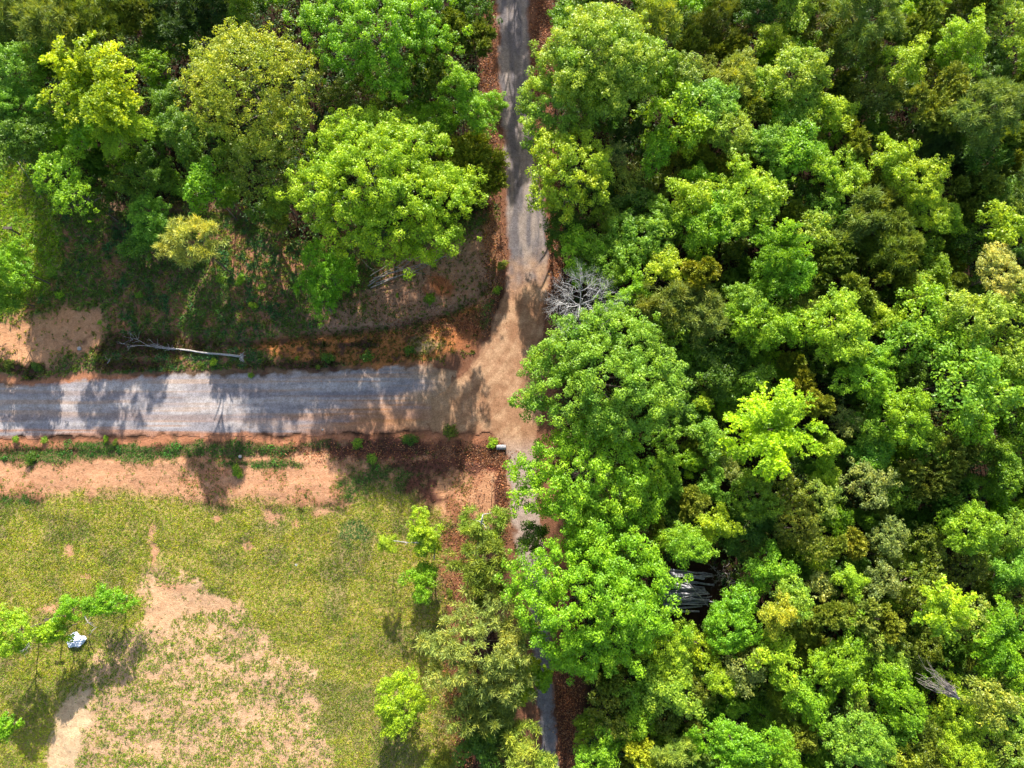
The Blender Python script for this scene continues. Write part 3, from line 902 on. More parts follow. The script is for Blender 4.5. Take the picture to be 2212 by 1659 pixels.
# a few large crowns get a shape of their own: (tile x y, list of lobes dx dy r dz in the same units)
BIG = [
 ('broadleaf_tree', 'giant rounded lime green tree standing alone above the bend in the ditch', 'lime', 'b', 'B', 255, 1180, 9.3,
  [(0,0,300,60),(-330,60,230,0),(-180,-260,200,20),(40,-300,170,0),(250,-150,190,30),(420,120,190,0),(330,330,190,-20),(60,320,210,10),(-200,260,200,0),(-60,60,260,90),(180,120,230,70),(-440,10,130,-20),(-60,-380,110,-10),(470,-20,120,-20)]),
 ('broadleaf_tree', 'big yellow-olive tree with thin twigs showing, in the upper left wood', 'straw_leaf', 'f', 'A', 1620, 560, 11.0,
  [(0,0,270,60),(-270,-20,150,0),(-250,-180,130,0),(-60,-230,170,20),(150,-180,160,10),(260,0,170,0),(-220,160,140,-10),(30,190,200,20),(280,200,140,-20),(170,330,150,-30),(330,-120,120,0)]),
 ('broadleaf_tree', 'olive green lower crown hanging below the big yellow-olive tree', 'moss_leaf', 'f', 'A', 1680, 1080, 8.0,
  [(0,0,160,30),(-150,0,110,0),(130,-30,120,0),(-30,110,110,-10),(110,90,90,-20),(-120,-90,90,0)]),
 ('broadleaf_tree', 'large bright green tree on the top edge just left of the lane', 'bright', 'b', 'B', 260, 230, 11.0,
  [(0,0,240,50),(-240,-60,180,20),(-200,140,160,10),(20,220,150,0),(210,-120,170,20),(330,30,120,0),(-80,-220,190,30),(230,-250,150,0),(-330,-220,170,0),(120,100,150,20),(-420,-60,130,0),(80,330,100,-30)]),
 ('broadleaf_tree', 'big pale-tipped tree right of the upper lane, widest on its right', 'pale', 'b', 'B', 1690, 400, 12.0,
  [(0,0,220,50),(-200,-60,150,20),(-60,-200,160,20),(140,-120,170,20),(220,60,160,10),(60,190,170,0),(-160,130,160,0),(-300,20,110,-20),(60,-270,90,0),(270,-60,100,0)]),
 ('broadleaf_tree', 'pale green tree hanging over the lane, left of and below the big pale-tipped tree', 'pale', 'b', 'B', 1390, 700, 9.0,
  [(0,0,150,30),(-130,-60,100,10),(-110,90,110,0),(100,-90,110,20),(130,60,110,10),(20,170,120,-10),(-150,200,80,-20),(150,-170,80,0)]),
 ('broadleaf_tree', 'compact lime tree beside the lane opposite the golden olive cedar', 'lime', 'b', 'B', 1490, 1090, 9.5,
  [(0,0,170,40),(-110,-110,120,10),(70,-140,120,10),(150,-20,120,10),(130,120,120,0),(-60,130,130,0),(-140,20,110,0),(-170,190,90,-20),(-230,190,50,-30),(10,200,100,-20)]),
 ('cedar_tree', 'golden olive cedar leaning over the lane right of the giant lime tree', 'gold', 'c', 'B', 850, 1090, 5.5,
  [(0,0,160,40),(-120,-110,110,0),(20,-150,100,10),(120,-40,110,10),(140,90,90,0),(10,130,120,0),(-80,60,120,10)]),
 ('broadleaf_tree', 'huge fresh green tree below the bare grey crown at the junction', 'mint', 'b', 'E', 1700, 790, 11.0,
  [(0,0,260,60),(-260,-150,150,10),(-150,-290,150,10),(30,-330,150,10),(190,-210,170,20),(340,-40,160,10),(380,130,140,0),(250,210,170,10),(30,230,190,10),(-200,130,190,10),(-350,60,120,-10),(-430,120,90,-20),(-560,120,60,-40),(-390,-30,100,-20),(130,40,200,60),(-120,-90,180,50),(-430,-130,50,-30),(110,-390,90,-10)]),
 ('broadleaf_tree', 'yellow-green tree spreading over the lane below the huge fresh green tree', 'lime2', 'b', 'E', 1560, 1400, 9.5,
  [(0,0,210,40),(-180,-80,150,10),(20,-170,160,20),(190,-70,160,20),(300,60,130,0),(180,170,160,0),(-30,210,170,0),(-200,110,140,0),(-310,-20,110,-10),(-400,0,60,-20),(-330,160,90,-20),(330,-100,110,0)]),
 ('broadleaf_tree', 'big round leafy tree over the lower lane, directly left of the log pile', 'bright2', 'b', 'I', 1600, 560, 9,
  [(0,0,270,70),(-250,-120,170,10),(-380,-150,120,-10),(-300,60,160,0),(-180,230,170,0),(20,310,170,0),(210,250,170,0),(350,90,160,0),(380,-90,140,0),(240,-250,170,10),(30,-270,190,20),(-150,-210,150,10),(120,20,220,70),(-90,60,200,60),(-440,-100,80,-20),(-120,380,90,-40),(420,-200,90,-20)]),
 ('pine_tree', 'big pale olive pine between the field and the lower lane', 'greyp', 'p', 'I', 920, 870, 7.5,
  [(0,0,200,40),(-180,-80,130,0),(-90,-200,120,0),(120,-230,120,10),(220,-120,110,0),(180,60,130,10),(120,190,130,0),(-40,220,130,0),(-190,110,130,0),(-290,20,80,-20),(-260,190,80,-20),(240,200,80,-20),(-350,-40,50,-30)]),
 ('pine_tree', 'small yellow pine standing on the verge, leaning from its thin trunk', 'yellowp', 'p', 'A', 1240, 1570, 9.7,
  [(0,0,120,30),(-100,-30,80,10),(90,-40,90,10),(30,70,90,0),(-90,60,70,0),(120,60,70,0),(20,-90,70,0),(-170,40,40,-10)]),
]
COL.update(straw_leaf=(0.33, 0.44, 0.05), moss_leaf=(0.17, 0.27, 0.03), lime2=(0.28, 0.50, 0.025), bright2=(0.24, 0.49, 0.025), greyp=(0.30, 0.39, 0.095), yellowp=(0.38, 0.48, 0.12))

rg0 = random.Random(4)
LAND = []      # (x, y, short phrase) of things everybody can find
def make_tree(nm, x, y, z, mesh, s, col, label, cat, group=None, tr=None, sz=None):
    p, t = W(x, y, z)
    e = empty(nm, (p[0], p[1], 0)); tag(e, label, cat, group)
    cn = bpy.data.objects.new('crown', mesh); C.objects.link(cn); cn.parent = e; cn.location = (0, 0, z)
    cn.scale = (s * rg0.uniform(.86, 1.2), s * rg0.uniform(.86, 1.2), s * rg0.uniform(.9, 1.1)) if sz is None else (s, s, sz); cn.rotation_euler = (0, 0, rg0.random() * 6.28 if sz is None else 0)
    j = lambda v: max(0.01, v * rg0.uniform(.9, 1.1))
    cn.color = (j(col[0]), col[1], j(col[2]), 1)
    tk = bpy.data.objects.new('trunk', (tr or TRUNKS[rg0.randrange(3)])); C.objects.link(tk); tk.parent = e; 
    return e, cn, tk

trees = []
for row in ROWS.strip().splitlines():
    a, _, lab = row.partition('|'); f = a.split(); lab = lab.strip()
    ox, oy = TILE[f[0]]; x = ox + float(f[1]) / 3; y = oy + float(f[2]) / 3; r = float(f[3]) / 3
    trees.append([x, y, r, f[4], f[5], float(f[6]), lab])
for b in BIG:
    ox, oy = TILE[b[4]]; x = ox + b[5] / 3; y = oy + b[6] / 3; z = b[7]
    p, t = W(x, y, z); u = t / FPX / 3 * 1.0            # metres per unit at that height
    L = np.array([(dx * u, -dy * u, dz * u, r * u, r * u * .85) for dx, dy, r, dz in b[8]])
    R = float(np.hypot(L[:, 0], L[:, 1]).max() + L[:, 3].mean())
    if b[3] == 'b': me = crown_broad(int(b[5]), R, R, cr=.52, leaf=.10, lobes=L, per=88, dens=.86)
    elif b[3] == 'f': me = crown_broad(int(b[5]), R, R, cr=.40, leaf=.10, lobes=L, per=26, dens=.95)
    elif b[3] == 'p': me = crown_pine(int(b[5]), R, R, cr=.5, lobes=L, per=70)
    else: me = crown_cedar(int(b[5]), R, R, nb=80, lobes=L)
    me.materials.append(M_NEEDLE if b[3] in 'pc' else M_LEAF)
    e, cn, tk = make_tree(b[0], x, y, z, me, 1, COL[b[2]], b[1], {'b': 'tree', 'f': 'tree', 'p': 'pine tree', 'c': 'cedar tree'}[b[3]], sz=1)
    tk.scale = (R * .62, R * .62, z)
    LAND.append((x, y, R / u / 3, {'giant': 'the giant lime tree', 'big yellow-olive': 'the big yellow-olive tree', 'olive green lower': 'the olive lower crown', 'large bright': 'the large top-edge tree', 'big pale-tipped': 'the big pale-tipped tree',
       'pale green tree hanging': 'the pale tree over the lane', 'compact': 'the compact lime tree', 'golden olive cedar': 'the golden lane-side cedar', 'huge': 'the huge fresh green tree', 'yellow-green tree': 'the yellow-green lane tree', 'big round': 'the big round tree', 'big pale olive': 'the big pale pine', 'small yellow': 'the yellow pine'}[next(k for k in ('giant','big yellow-olive','olive green lower','large bright','big pale-tipped','pale green tree hanging','compact','golden olive cedar','huge','yellow-green tree','big round','big pale olive','small yellow') if b[1].startswith(k))]))
SHORT = {'broad lime tree with': 'the drooping lime tree', 'vivid green tree near': 'the vivid central tree', 'rusty golden': 'the rusty golden cedar', 'cream-tipped airy': 'the cream-tipped tree',
 'round lime tree left': 'the round lime tree', 'broad cool green': 'the broad cool green dome', 'glowing yellow-green tree': 'the glowing tree', 'large dome-shaped': 'the dome-shaped grey pine', 'tall grey pine with': 'the tall top-edge grey pine',
 'upper crown of the lime': 'the upper-right lime pair', 'airy lime': 'the airy lime tree', 'vivid green tree hanging': 'the log pile', 'yellow-green crown up': 'the yellow-green crown', 'upright lime': 'the upright lime tree', 'spreading lime': 'the spreading lime tree',
 'broad blue-green tree at': 'the broad blue-green tree', 'large mint green': 'the large mint tree', 'broad grey-green pine': 'the broad corner pine', 'rounded lime tree alone': 'the lone field tree'}
for t in trees:
    for k, v in SHORT.items():
        if t[6].startswith(k): LAND.append((t[0], t[1], t[2], v))
LAND += [(1240, 655, 45, 'the bare grey crown'), (2035, 1480, 30, 'the fallen grey snag')]
seen = set()
def auto_label(x, y, r, kd, cl):
    size = 'tiny' if r < 30 else 'small' if r < 40 else 'mid-sized' if r < 54 else 'large'
    head = f'{size} {CW[cl]} {KW[kd][1]}'
    for (lx, ly, lr, ph) in sorted(LAND, key=lambda q: math.hypot(q[0] - x, q[1] - y)):
        dx, dy = x - lx, y - ly; d = math.hypot(dx, dy)
        if d < 12: continue
        near = 'touching ' if d < r + lr else 'a little ' if d < r + lr + 70 else 'well '
        a = math.degrees(math.atan2(-dy, dx)) % 360
        w = ['right of', 'above and right of', 'above', 'above and left of', 'left of', 'below and left of', 'below', 'below and right of'][int((a + 22.5) // 45) % 8]
        if near == 'touching ': l = f'{head} against {ph}, on its ' + {'right of': 'right', 'above and right of': 'upper right', 'above': 'upper side', 'above and left of': 'upper left', 'left of': 'left', 'below and left of': 'lower left', 'below': 'lower side', 'below and right of': 'lower right'}[w]
        else: l = f'{head} {near}{w} {ph}'
        if l not in seen and len(l.split()) <= 16: seen.add(l); return l
    return head
# lower trees that fill what is left between the crowns
allc = [(t[0], t[1], t[2]) for t in trees] + [(q[0], q[1], q[2]) for q in LAND[:13]]
rf = random.Random(21); nf_ = 0
for _ in range(9000):
    x, y = rf.uniform(-20, 2232), rf.uniform(-20, 1680)
    a1, a2 = np.array([x]), np.array([y])
    if min(sdist(a1, a2, NOWOOD)[0], sdist(a1, a2, NOWOOD2)[0]) < 34: continue
    if min(math.hypot(x - c[0], y - c[1]) - c[2] for c in allc) < 2: continue
    r = rf.uniform(26, 40); kd = rf.choice('bbfcf'); cl = rf.choice(['green', 'dark', 'moss', 'blue', 'green', 'olive', 'dark', 'bright'])
    trees.append([x, y, r, kd, cl, rf.uniform(3.5, 5.5), '']); allc.append((x, y, r * 1.1)); nf_ += 1
print('fillers', nf_)
for (x, y, r, kd, cl, z, lab) in trees:
    z = z * (1.0 if z < 5 or lab else .92) + rg0.uniform(-.5, .5)
    p, t = W(x, y, z); R = r * t / FPX
    R *= 1.08 if (p[0] < 0 or lab) else 1.16
    c = sorted(LIB[kd], key=lambda q: abs(math.log(q[0] / R)))[:(3 if kd in 'bp' else 2)]
    Rm, me = c[rg0.randrange(len(c))] if abs(math.log(c[0][0] / c[-1][0])) < .6 else c[0]
    s = R / Rm
    nm, _, cat = KW[kd]
    grp = 'trees of the woods' if not lab else None
    e, cn, tk = make_tree(nm, x, y, z, me, s, COL[cl], lab or auto_label(x, y, r, kd, cl), cat, grp)
    if p[0] > 0 or y < 400: e['group'] = 'trees of the woods'
    tk.scale = (R * .8, R * .8, z + .1)
# trees just past the top edge: their shade falls on the upper lane and the first crowns
for k, (x, y, r, z) in enumerate([(1120,-470,60,11),(1150,-385,50,11),(1098,-310,46,11),(1152,-235,42,11),(1112,-175,36,11),(1160,-560,50,11),(1100,-620,60,11),(900,-90,80,10),(700,-110,80,9),(480,-90,70,10),(250,-100,80,10),(40,-90,80,10),(1300,-90,70,9),(1500,-80,70,10),(1700,-90,80,10),(1900,-80,70,9),(2120,-90,80,10),(-110,560,80,6),(2290,150,80,9),(2290,400,80,9),(2300,650,80,9),(2290,900,80,8),(2300,1150,80,8),(2290,1400,70,8),(1400,1730,70,8),(1600,1720,70,8),(1800,1730,70,8),(2000,1720,70,8),(2200,1720,70,8)]):
    p, t = W(x, y, z); R = r * t / FPX; c = sorted(LIB['bp'[k % 4 == 3]], key=lambda q: abs(math.log(q[0] / R)))[0]
    e, cn, tk = make_tree('broadleaf_tree' if k % 4 != 3 else 'pine_tree', x, y, z, c[1], R / c[0], COL[['green', 'bright', 'lime', 'grey'][k % 4]], ['mid green', 'bright green', 'lime green', 'grey-green'][k % 4] + ' forest tree past the ' + ('top edge' if y < 0 else 'bottom edge' if y > 1660 else 'left edge' if x < 0 else 'right edge') + ', ' + (['nearest the lane top', 'second above the lane', 'third above the lane', 'fourth above the lane', 'fifth above the lane', 'sixth above the lane', 'farthest above the lane'][sorted([-470,-385,-310,-235,-175,-560,-620], reverse=True).index(y)] if 1000 < x < 1200 and y < 0 else 'left part' if x < 700 and (y < 0 or y > 1660) else 'right part' if x > 1700 and (y < 0 or y > 1660) else ('left of middle' if x < 1106 else 'middle part' if x < 1400 else 'right of middle') if y < 0 or y > 1660 else 'upper half' if y < 830 else 'lower half'), 'tree' if k % 4 != 3 else 'pine tree', 'forest trees past the photo edge')
    tk.scale = (R * .8, R * .8, z)

# ------------------------------------------------------------------ undergrowth of the woods, field grass, weeds (nobody could count them)
rg = np.random.default_rng(77)
X = rg.uniform(-68, 68, 44000); Y = rg.uniform(-36, 66, 44000); px, py = PX(X, Y)
d = np.minimum(sdist(px, py, NOWOOD), sdist(px, py, NOWOOD2)) + (fbm(px / 20, py / 20) - .5) * 30
ok = (d > 4) & (rg.random(X.size) < .35 + 1.1 * (fbm(X / 4, Y / 4, 3)))
X, Y = X[ok], Y[ok]; n = len(X)
Hh = .3 + 3.2 * np.clip(fbm(X / 2.5 + 9, Y / 2.5, 3) - .3, 0, 1) * rg.uniform(.5, 1.3, n)
crr = rg.uniform(.35, .8, n); per = 14
idx = np.repeat(np.arange(n), per); m = len(idx)
dd = unit(rg.normal(size=(m, 3)) + (0, 0, .5)); P = np.stack([X, Y, Hh], 1)[idx] + dd * crr[idx, None] * rg.uniform(.4, 1.1, (m, 1))
q = leaf_quads(P, unit(dd * .5 + (0, 0, .7) + rg.normal(size=(m, 3)) * .5), rg.uniform(.1, .2, m), rg)
tn = np.array([lin(62, 100, 38), lin(84, 114, 44), lin(98, 100, 46), lin(54, 88, 46)])[rg.integers(0, 4, n)][idx]
tag(link('undergrowth', poly_mesh('undergrowth', q, 4, np.clip(rg.normal(.45, .18, m), 0, 1), tn), M_PLANT), 'dark leafy undergrowth covering the floor of the woods', 'undergrowth', kind='stuff')

def scatter(name, label, n, box, accept, hgt_rng, wid, blades, tintfn, seed):
    rg = np.random.default_rng(seed)
    X = rg.uniform(box[0], box[1], n); Y = rg.uniform(box[2], box[3], n); px, py = PX(X, Y)
    S, T, D = covers(px, py)
    p = accept(px, py, D); ok = rg.random(n) < p; X, Y, px, py, T = X[ok], Y[ok], px[ok], py[ok], T[ok]
    Z = height(X, Y, px, py); n = len(X)
    idx = np.repeat(np.arange(n), blades); m = len(idx)
    dd = unit(rg.normal(size=(m, 3)) * (1, 1, .4) + (0, 0, .9))
    h = rg.uniform(*hgt_rng, n)[idx]
    base = np.stack([X, Y, Z], 1)[idx] + rg.normal(size=(m, 3)) * (.05, .05, 0)
    u = unit(np.cross(dd, rg.normal(size=(m, 3)))) * wid * rg.uniform(.6, 1.3, (m, 1))
    q = np.stack([base - u, base + u, base + dd * h[:, None]], 1)
    t = tintfn(T, rg, n)[idx]
    return tag(link(name, poly_mesh(name, q, 3, np.clip(rg.normal(.5, .2, m), 0, 1), t), M_PLANT), label, 'grass' if 'grass' in name else 'weeds', kind='stuff')
off_road = lambda px, py: (np.minimum(sdist(px, py, LANE), sdist(px, py, ROAD)) > 6)
notwood = lambda px, py: sdist(px, py, NOWOOD) < 10
jit = lambda T, rg, n: T * rg.uniform(.7, 1.6, (n, 1)) * np.stack([rg.uniform(.85, 1.2, n), np.ones(n), rg.uniform(.7, 1.2, n)], 1)
scatter('meadow_grass', 'yellow-green grass tufts of the field, thin over the bare soil', 230000, (-62, -4, -34, 6),
        lambda px, py, D: notwood(px, py) * off_road(px, py) * np.clip((D - .12) * 1.1, 0.012, .9) * (py > 940), (.06, .15), .035, 4, jit, 1)
scatter('verge_weeds', 'low dark weeds and brambles on the shaded verge beside the gravel road', 110000, (-66, 2, 9, 42),
        lambda px, py, D: notwood(px, py) * off_road(px, py) * np.clip((D - .18) * 1.1, 0.015, .9) * (py < 840), (.12, .42), .05, 5, jit, 2)
# broad-leaved weeds and small bushes in clumps over the verge
n = 4200; rg = np.random.default_rng(8)
X = rg.uniform(-66, 1, n); Y = rg.uniform(2, 40, n); px, py = PX(X, Y); S, T, D = covers(px, py)
ok = notwood(px, py) & off_road(px, py) & (rg.random(n) < np.clip(D - .25, 0, 1)) & (fbm(px / 25, py / 25) > .47); X, Y, px, py, T = X[ok], Y[ok], px[ok], py[ok], T[ok]; n = len(X)
idx = np.repeat(np.arange(n), 26); m = len(idx); dd = unit(rg.normal(size=(m, 3)) + (0, 0, .6)); cr = rg.uniform(.15, .5, n)
P = np.stack([X, Y, height(X, Y, px, py)], 1)[idx] + dd * cr[idx, None] * (1, 1, .8)
P[:, 2] = np.maximum(P[:, 2], .02)
q = leaf_quads(P, unit(dd * .5 + (0, 0, .8) + rg.normal(size=(m, 3)) * .4), rg.uniform(.05, .1, m), rg)
tn = (T * rg.uniform(.6, 1.5, (n, 1)) * (.8, 1.1, .8))[idx]
tag(link('bramble_cover', poly_mesh('bramble_cover', q, 4, np.clip(rg.normal(.5, .2, m), 0, 1), tn), M_PLANT), 'clumped brambles and leafy weeds over the verges', 'brambles', kind='stuff')
n = 9000; rg = np.random.default_rng(18)
X = rg.uniform(-60, -8, n); Y = rg.uniform(-32, 5, n); px, py = PX(X, Y); S, T, D = covers(px, py)
spot = fbm(px / 14 + 3, py / 14, 3); ins = sdist(px, py, SPARSE) < 10
ok = (notwood(px, py) & (py > 960) & (px < 1000) & (rg.random(n) < np.where(ins, .75, .18)) & (spot > np.where(ins, .46, .5)) & (D > -.02)) & off_road(px, py); X, Y, px, py = X[ok], Y[ok], px[ok], py[ok]; n = len(X)
idx = np.repeat(np.arange(n), 22); m = len(idx); dd = unit(rg.normal(size=(m, 3)) + (0, 0, .6)); cr = rg.uniform(.1, .3, n)
P = np.stack([X, Y, height(X, Y, px, py) - .02], 1)[idx] + dd * cr[idx, None] * (1, 1, .5)
q = leaf_quads(P, unit(dd * .4 + (0, 0, .9) + rg.normal(size=(m, 3)) * .35), rg.uniform(.035, .07, m), rg)
tn = (np.array([lin(104, 134, 44), lin(128, 152, 60), lin(84, 118, 44)])[rg.integers(0, 3, n)] * rg.uniform(.8, 1.3, (n, 1)))[idx]
tag(link('clover_clumps', poly_mesh('clover_clumps', q, 4, np.clip(rg.normal(.5, .2, m), 0, 1), tn), M_PLANT), 'small green weed clumps dotted over the bare part of the field', 'weeds', kind='stuff')
# dead leaves
def litter(name, label, spots, n, seed, size=(.05, .1)):
    rg = np.random.default_rng(seed); A = []
    for (x, y, rx, ry, w) in spots:
        k = int(n * w); a = rg.normal(size=(k, 2)) * .5; A.append(np.stack([x + a[:, 0] * rx, y + a[:, 1] * ry], 1))
    A = np.concatenate(A); t = (lambda b, a: None)
    a = (A[:, 0] - PW / 2) / FPX; b = -(A[:, 1] - PH / 2) / FPX; vz = b * st - ct; tt = -CAMH / vz
    X = a * tt; Y = (b * ct + st) * tt; Z = height(X, Y, A[:, 0], A[:, 1]); rd = np.minimum(sdist(A[:, 0], A[:, 1], LANE), sdist(A[:, 0], A[:, 1], ROAD))
    keep = (rd > -3) | (rg.random(len(X)) < .04); X, Y, Z, rd = X[keep], Y[keep], Z[keep], rd[keep]; n = len(X)
    Z = np.where(rd < 8, .10, Z + .03)
    q = leaf_quads(np.stack([X, Y, Z + rg.uniform(0, .05, n)], 1), unit(rg.normal(size=(n, 3)) * .45 + (0, 0, 1)), rg.uniform(*size, n), rg, .7)
    pal = np.array([lin(128, 82, 60), lin(160, 110, 80), lin(106, 70, 54), lin(190, 146, 112), lin(84, 60, 50)])
    tag(link(name, poly_mesh(name, q, 4, np.clip(rg.normal(.5, .15, n), 0, 1), pal[rg.integers(0, 5, n)]), M_PLANT), label, 'leaf litter', kind='stuff')
litter('leaf_litter', 'reddish brown fallen leaves drifted along the lane and ditches',
       [(1055,250,22,420,.16),(1175,60,30,240,.1),(1228,1560,36,260,.2),(1200,500,20,260,.06),(1075,990,60,26,.05),(1086,1060,16,130,.05),(860,975,300,26,.07),(980,700,160,26,.05),(1072,600,30,120,.04),(1010,1200,60,200,.06),(995,1560,40,160,.06),(850,640,240,120,.05)], 42000, 3)

# ------------------------------------------------------------------ single things on the ground
def on(x, y, z=0.0): return W(x, y, z)[0]
rr = np.random.default_rng(12)
# bushes of the verges
bush_meshes = [crown_broad(700 + k, .7, .5, cr=.26, leaf=.075, nl=5, per=22) for k in range(3)]
for me in bush_meshes: me.name = 'bush_leaves'; me.materials.append(M_LEAF)
BUSH = [('D',240,195,48,'lime','lime green bush in the sunny grass near the left edge'),('D',380,250,50,'bright','bright green bush at the sunny grass edge above the tan bank'),('D',330,110,60,'green','mid green bush on the edge of the sunny left grass'),
 ('D',500,105,24,'lime','tiny lime bush in the shaded verge, right of the sunny grass'),('D',1560,150,60,'bright','bright bush below the yellow pine, upper one of three'),('D',1640,320,50,'lime','lime bush below the yellow pine, lowest of three'),
 ('D',1430,140,60,'green','green bush directly below the yellow pine trunk'),('D',1690,200,46,'green','green bush between the yellow pine and the dense dark tree'),('D',900,250,46,'green','green bush alone in the middle of the shaded verge'),
 ('D',640,430,30,'bright','small bush on the bare tan bank by the gravel road'),('D',1380,690,46,'lime','lime bush between the fallen trunk and the gravel road'),('D',1920,660,24,'bright','tiny bright bush in the orange clay bank'),
 ('D',1620,770,34,'green','small green bush on the upper edge of the gravel road'),('D',2060,720,30,'olive','small olive bush at the orange bank by the road edge'),('D',2130,660,70,'dark','dark bush on the orange bank above the gravel road'),
 ('D',240,720,60,'dark','dark bush beside the gravel road near the left edge'),('D',60,700,60,'moss','dark olive bush at the left edge above the gravel road'),('D',100,1190,40,'green','green bush on the lower road edge near the left'),
 ('D',280,1195,40,'green','upright green bush on the lower road edge, second from left'),('D',680,1180,34,'lime','lime sprig bush on the lower road edge'),('D',740,1210,36,'olive','olive bush just right of the lime sprig on the road edge'),
 ('D',1540,1400,70,'green','green bush in the bare soil band below the road'),('D',200,1310,70,'dark','dark flat bush left of the long green grass strip'),('E',580,280,66,'green','green bush on the pink soil bank below the brush poles'),
 ('E',450,1190,80,'dark','dark bush at the lower edge of the road near the junction'),('E',700,1130,80,'moss','brownish bush at the lower road edge nearest the junction'),('E',980,1210,60,'bright','bright bush beside the grey culvert end at the junction'),
 ('E',170,650,70,'dark','dark bush on the clay bank just above the gravel road end'),('E',440,610,60,'dark','second dark bush on the clay bank, nearer the junction'),('E',110,1210,60,'green','low green bush below the road, left of the dark bush'),
 ('E',200,1320,60,'green','green bush in the grassy patch south of the ditch'),('E',360,255,26,'green','tiny green bush left on the pink soil bank'),('E',1040,60,60,'olive','olive roadside bush beside the lane bend'),('E',1010,220,50,'green','green bush beside the lane above the ditch'),
 ('I',150,90,10,'green',''),('I',700,520,44,'olive','low olive bush left of the narrow pine')]
for (tl, x, y, r, cl, lab) in BUSH:
    if not lab: continue
    ox, oy = TILE[tl]; X0, Y0 = ox + x / 3, oy + y / 3; p = on(X0, Y0, .3); R = r / 72
    me = bush_meshes[int(rr.integers(3))]
    b = empty('bush', (p[0], p[1], 0)); tag(b, lab, 'bush', 'bushes on the verges')
    c = bpy.data.objects.new('foliage', me); C.objects.link(c); c.parent = b; c.scale = (R / .85, R / .95, R / 1.4); c.location = (0, 0, .3 * R); c.rotation_euler = (0, 0, rr.random() * 6); c.color = (*COL[cl], 1)

# crossing poles of the brush pile
def pole(name, a, b, za, zb, r0, r1, mat, label, cat, group, bend=.03, twigs=0):
    pa = on(*a, za); pb = on(*b, zb); L = np.linalg.norm(pb - pa)
    ctr = (pa + pb) / 2
    segs = [limb_line(rr, pa - ctr, pb - ctr, r0, r1, 6, bend)]
    for k in range(twigs):
        t = rr.uniform(.3, .95); o = pa - ctr + (pb - pa) * t; d = unit((pb - pa) / L * .8 + rr.normal(size=3) * (.6, .6, .25)); segs.append(limb_line(rr, o, o + d * rr.uniform(.4, 1.4), r1 * .7, .006, 3, .08))
    return tag(link(name, tubes(name, segs, 7, True, .05, 1), mat, None, tuple(ctr)), label, cat, group)
for k, (a, b, r) in enumerate([((795,618),(905,553),.10),((800,622),(960,555),.08),((798,610),(880,560),.07),((806,600),(925,570),.05),((812,612),(1000,540),.06),((835,590),(955,560),.045),((850,575),(940,596),.03),((800,596),(870,552),.05),((870,560),(985,552),.04),((826,606),(900,585),.035),((780,560),(812,590),.03)]):
    pole('brush_pole', a, b, .25 + .08 * k, .5 + .07 * k, r, r * .35, M_POLE, ['thickest pale pole of the brush pile, rising to the upper right','second thick pole, crossing just under the thickest one','short stout pole at the left of the brush pile','slim pole crossing the middle of the brush pile','longest thin pole, reaching far right of the brush pile','thin pole under the longest one in the brush pile','short thin twiggy pole at the right end of the brush pile','short pole at the top of the brush pile under the crown','thin level pole along the top right of the brush pile','thin short pole low in the brush pile','thin pole slanting down the left end of the brush pile'][k], 'pole', 'poles of the brush pile', .02, 4)
# log pile under the trees right of the big round tree
for k in range(34):
    layer = k // 12; f = (k % 12) / 11
    y0 = 1232 + f * 84 + rr.normal() * 3; slope = -14 + f * 22 + rr.normal() * 6
    x0 = 1424 + rr.uniform(-6, 10); ln = rr.uniform(75, 118)
    pole('log', (x0, y0 + slope * .2), (x0 + ln, y0 - slope + rr.normal() * 4), .2 + layer * .32 + rr.uniform(0, .1), .25 + layer * .3 + rr.uniform(0, .2), [.10, .15][k % 2] + rr.uniform(0, .02), [.06, .09][k % 2], M_LOG,
         ['thin', 'thick'][k % 2] + ' grey log in the log pile, ' + 'topmost,second,third,fourth,fifth,sixth,seventh,eighth,ninth,tenth,eleventh,twelfth'.split(',')[k % 12] + ' down in its ' + ['bottom layer', 'middle layer', 'top layer'][layer], 'log', 'logs in the pile', .012, 1 if k % 4 == 0 else 0)
pole('leaning_pole', (1476, 1246), (1530, 1310), 1.5, 1.2, .07, .04, M_DEAD, 'thin pale pole lying slantwise across the log pile', 'pole', None, .01, 2)
for k, (x, y, s) in enumerate([(1555, 1240, 1.5), (1575, 1255, 1.2), (700, 662, 1.0)]):
    p = on(x, y, .6); segs = bare_tree(60 + k, s * 1.5, s, 2, .06, (9, 5, 4), .5)
    tag(link('dead_shrub', tubes('dead_shrub', segs, 4), M_DEAD if k < 2 else M_POLE, None, (p[0], p[1], .15)), ['brown leafless shrub touching the right end of the log pile', 'pale leafless shrub, farther right of the log pile', 'grey leafless brush below the dense dark green tree'][k], 'shrub')
M_PALE = bark_mat('silver_wood', (.34, .32, .31), (.66, .63, .61))
# bare grey crown beside the junction
p = on(1254, 652, 11.5); e = empty('dead_tree', (p[0], p[1], 0)); tag(e, 'leafless grey dead tree with fine twigs beside the lane, above the huge green tree', 'dead tree')
link('bare_crown', tubes('bare_crown', bare_tree(5, 4.3, 3.0, 4, .10, (10, 10, 7, 4), .55), 3), M_PALE, e, (0, 0, 10.4))
link('trunk', tubes('trunk', [[((0, 0, -.1), .24), ((.1, 0, 4), .19), ((0, 0, 10.5), .12)]], 8), M_DEAD, e)
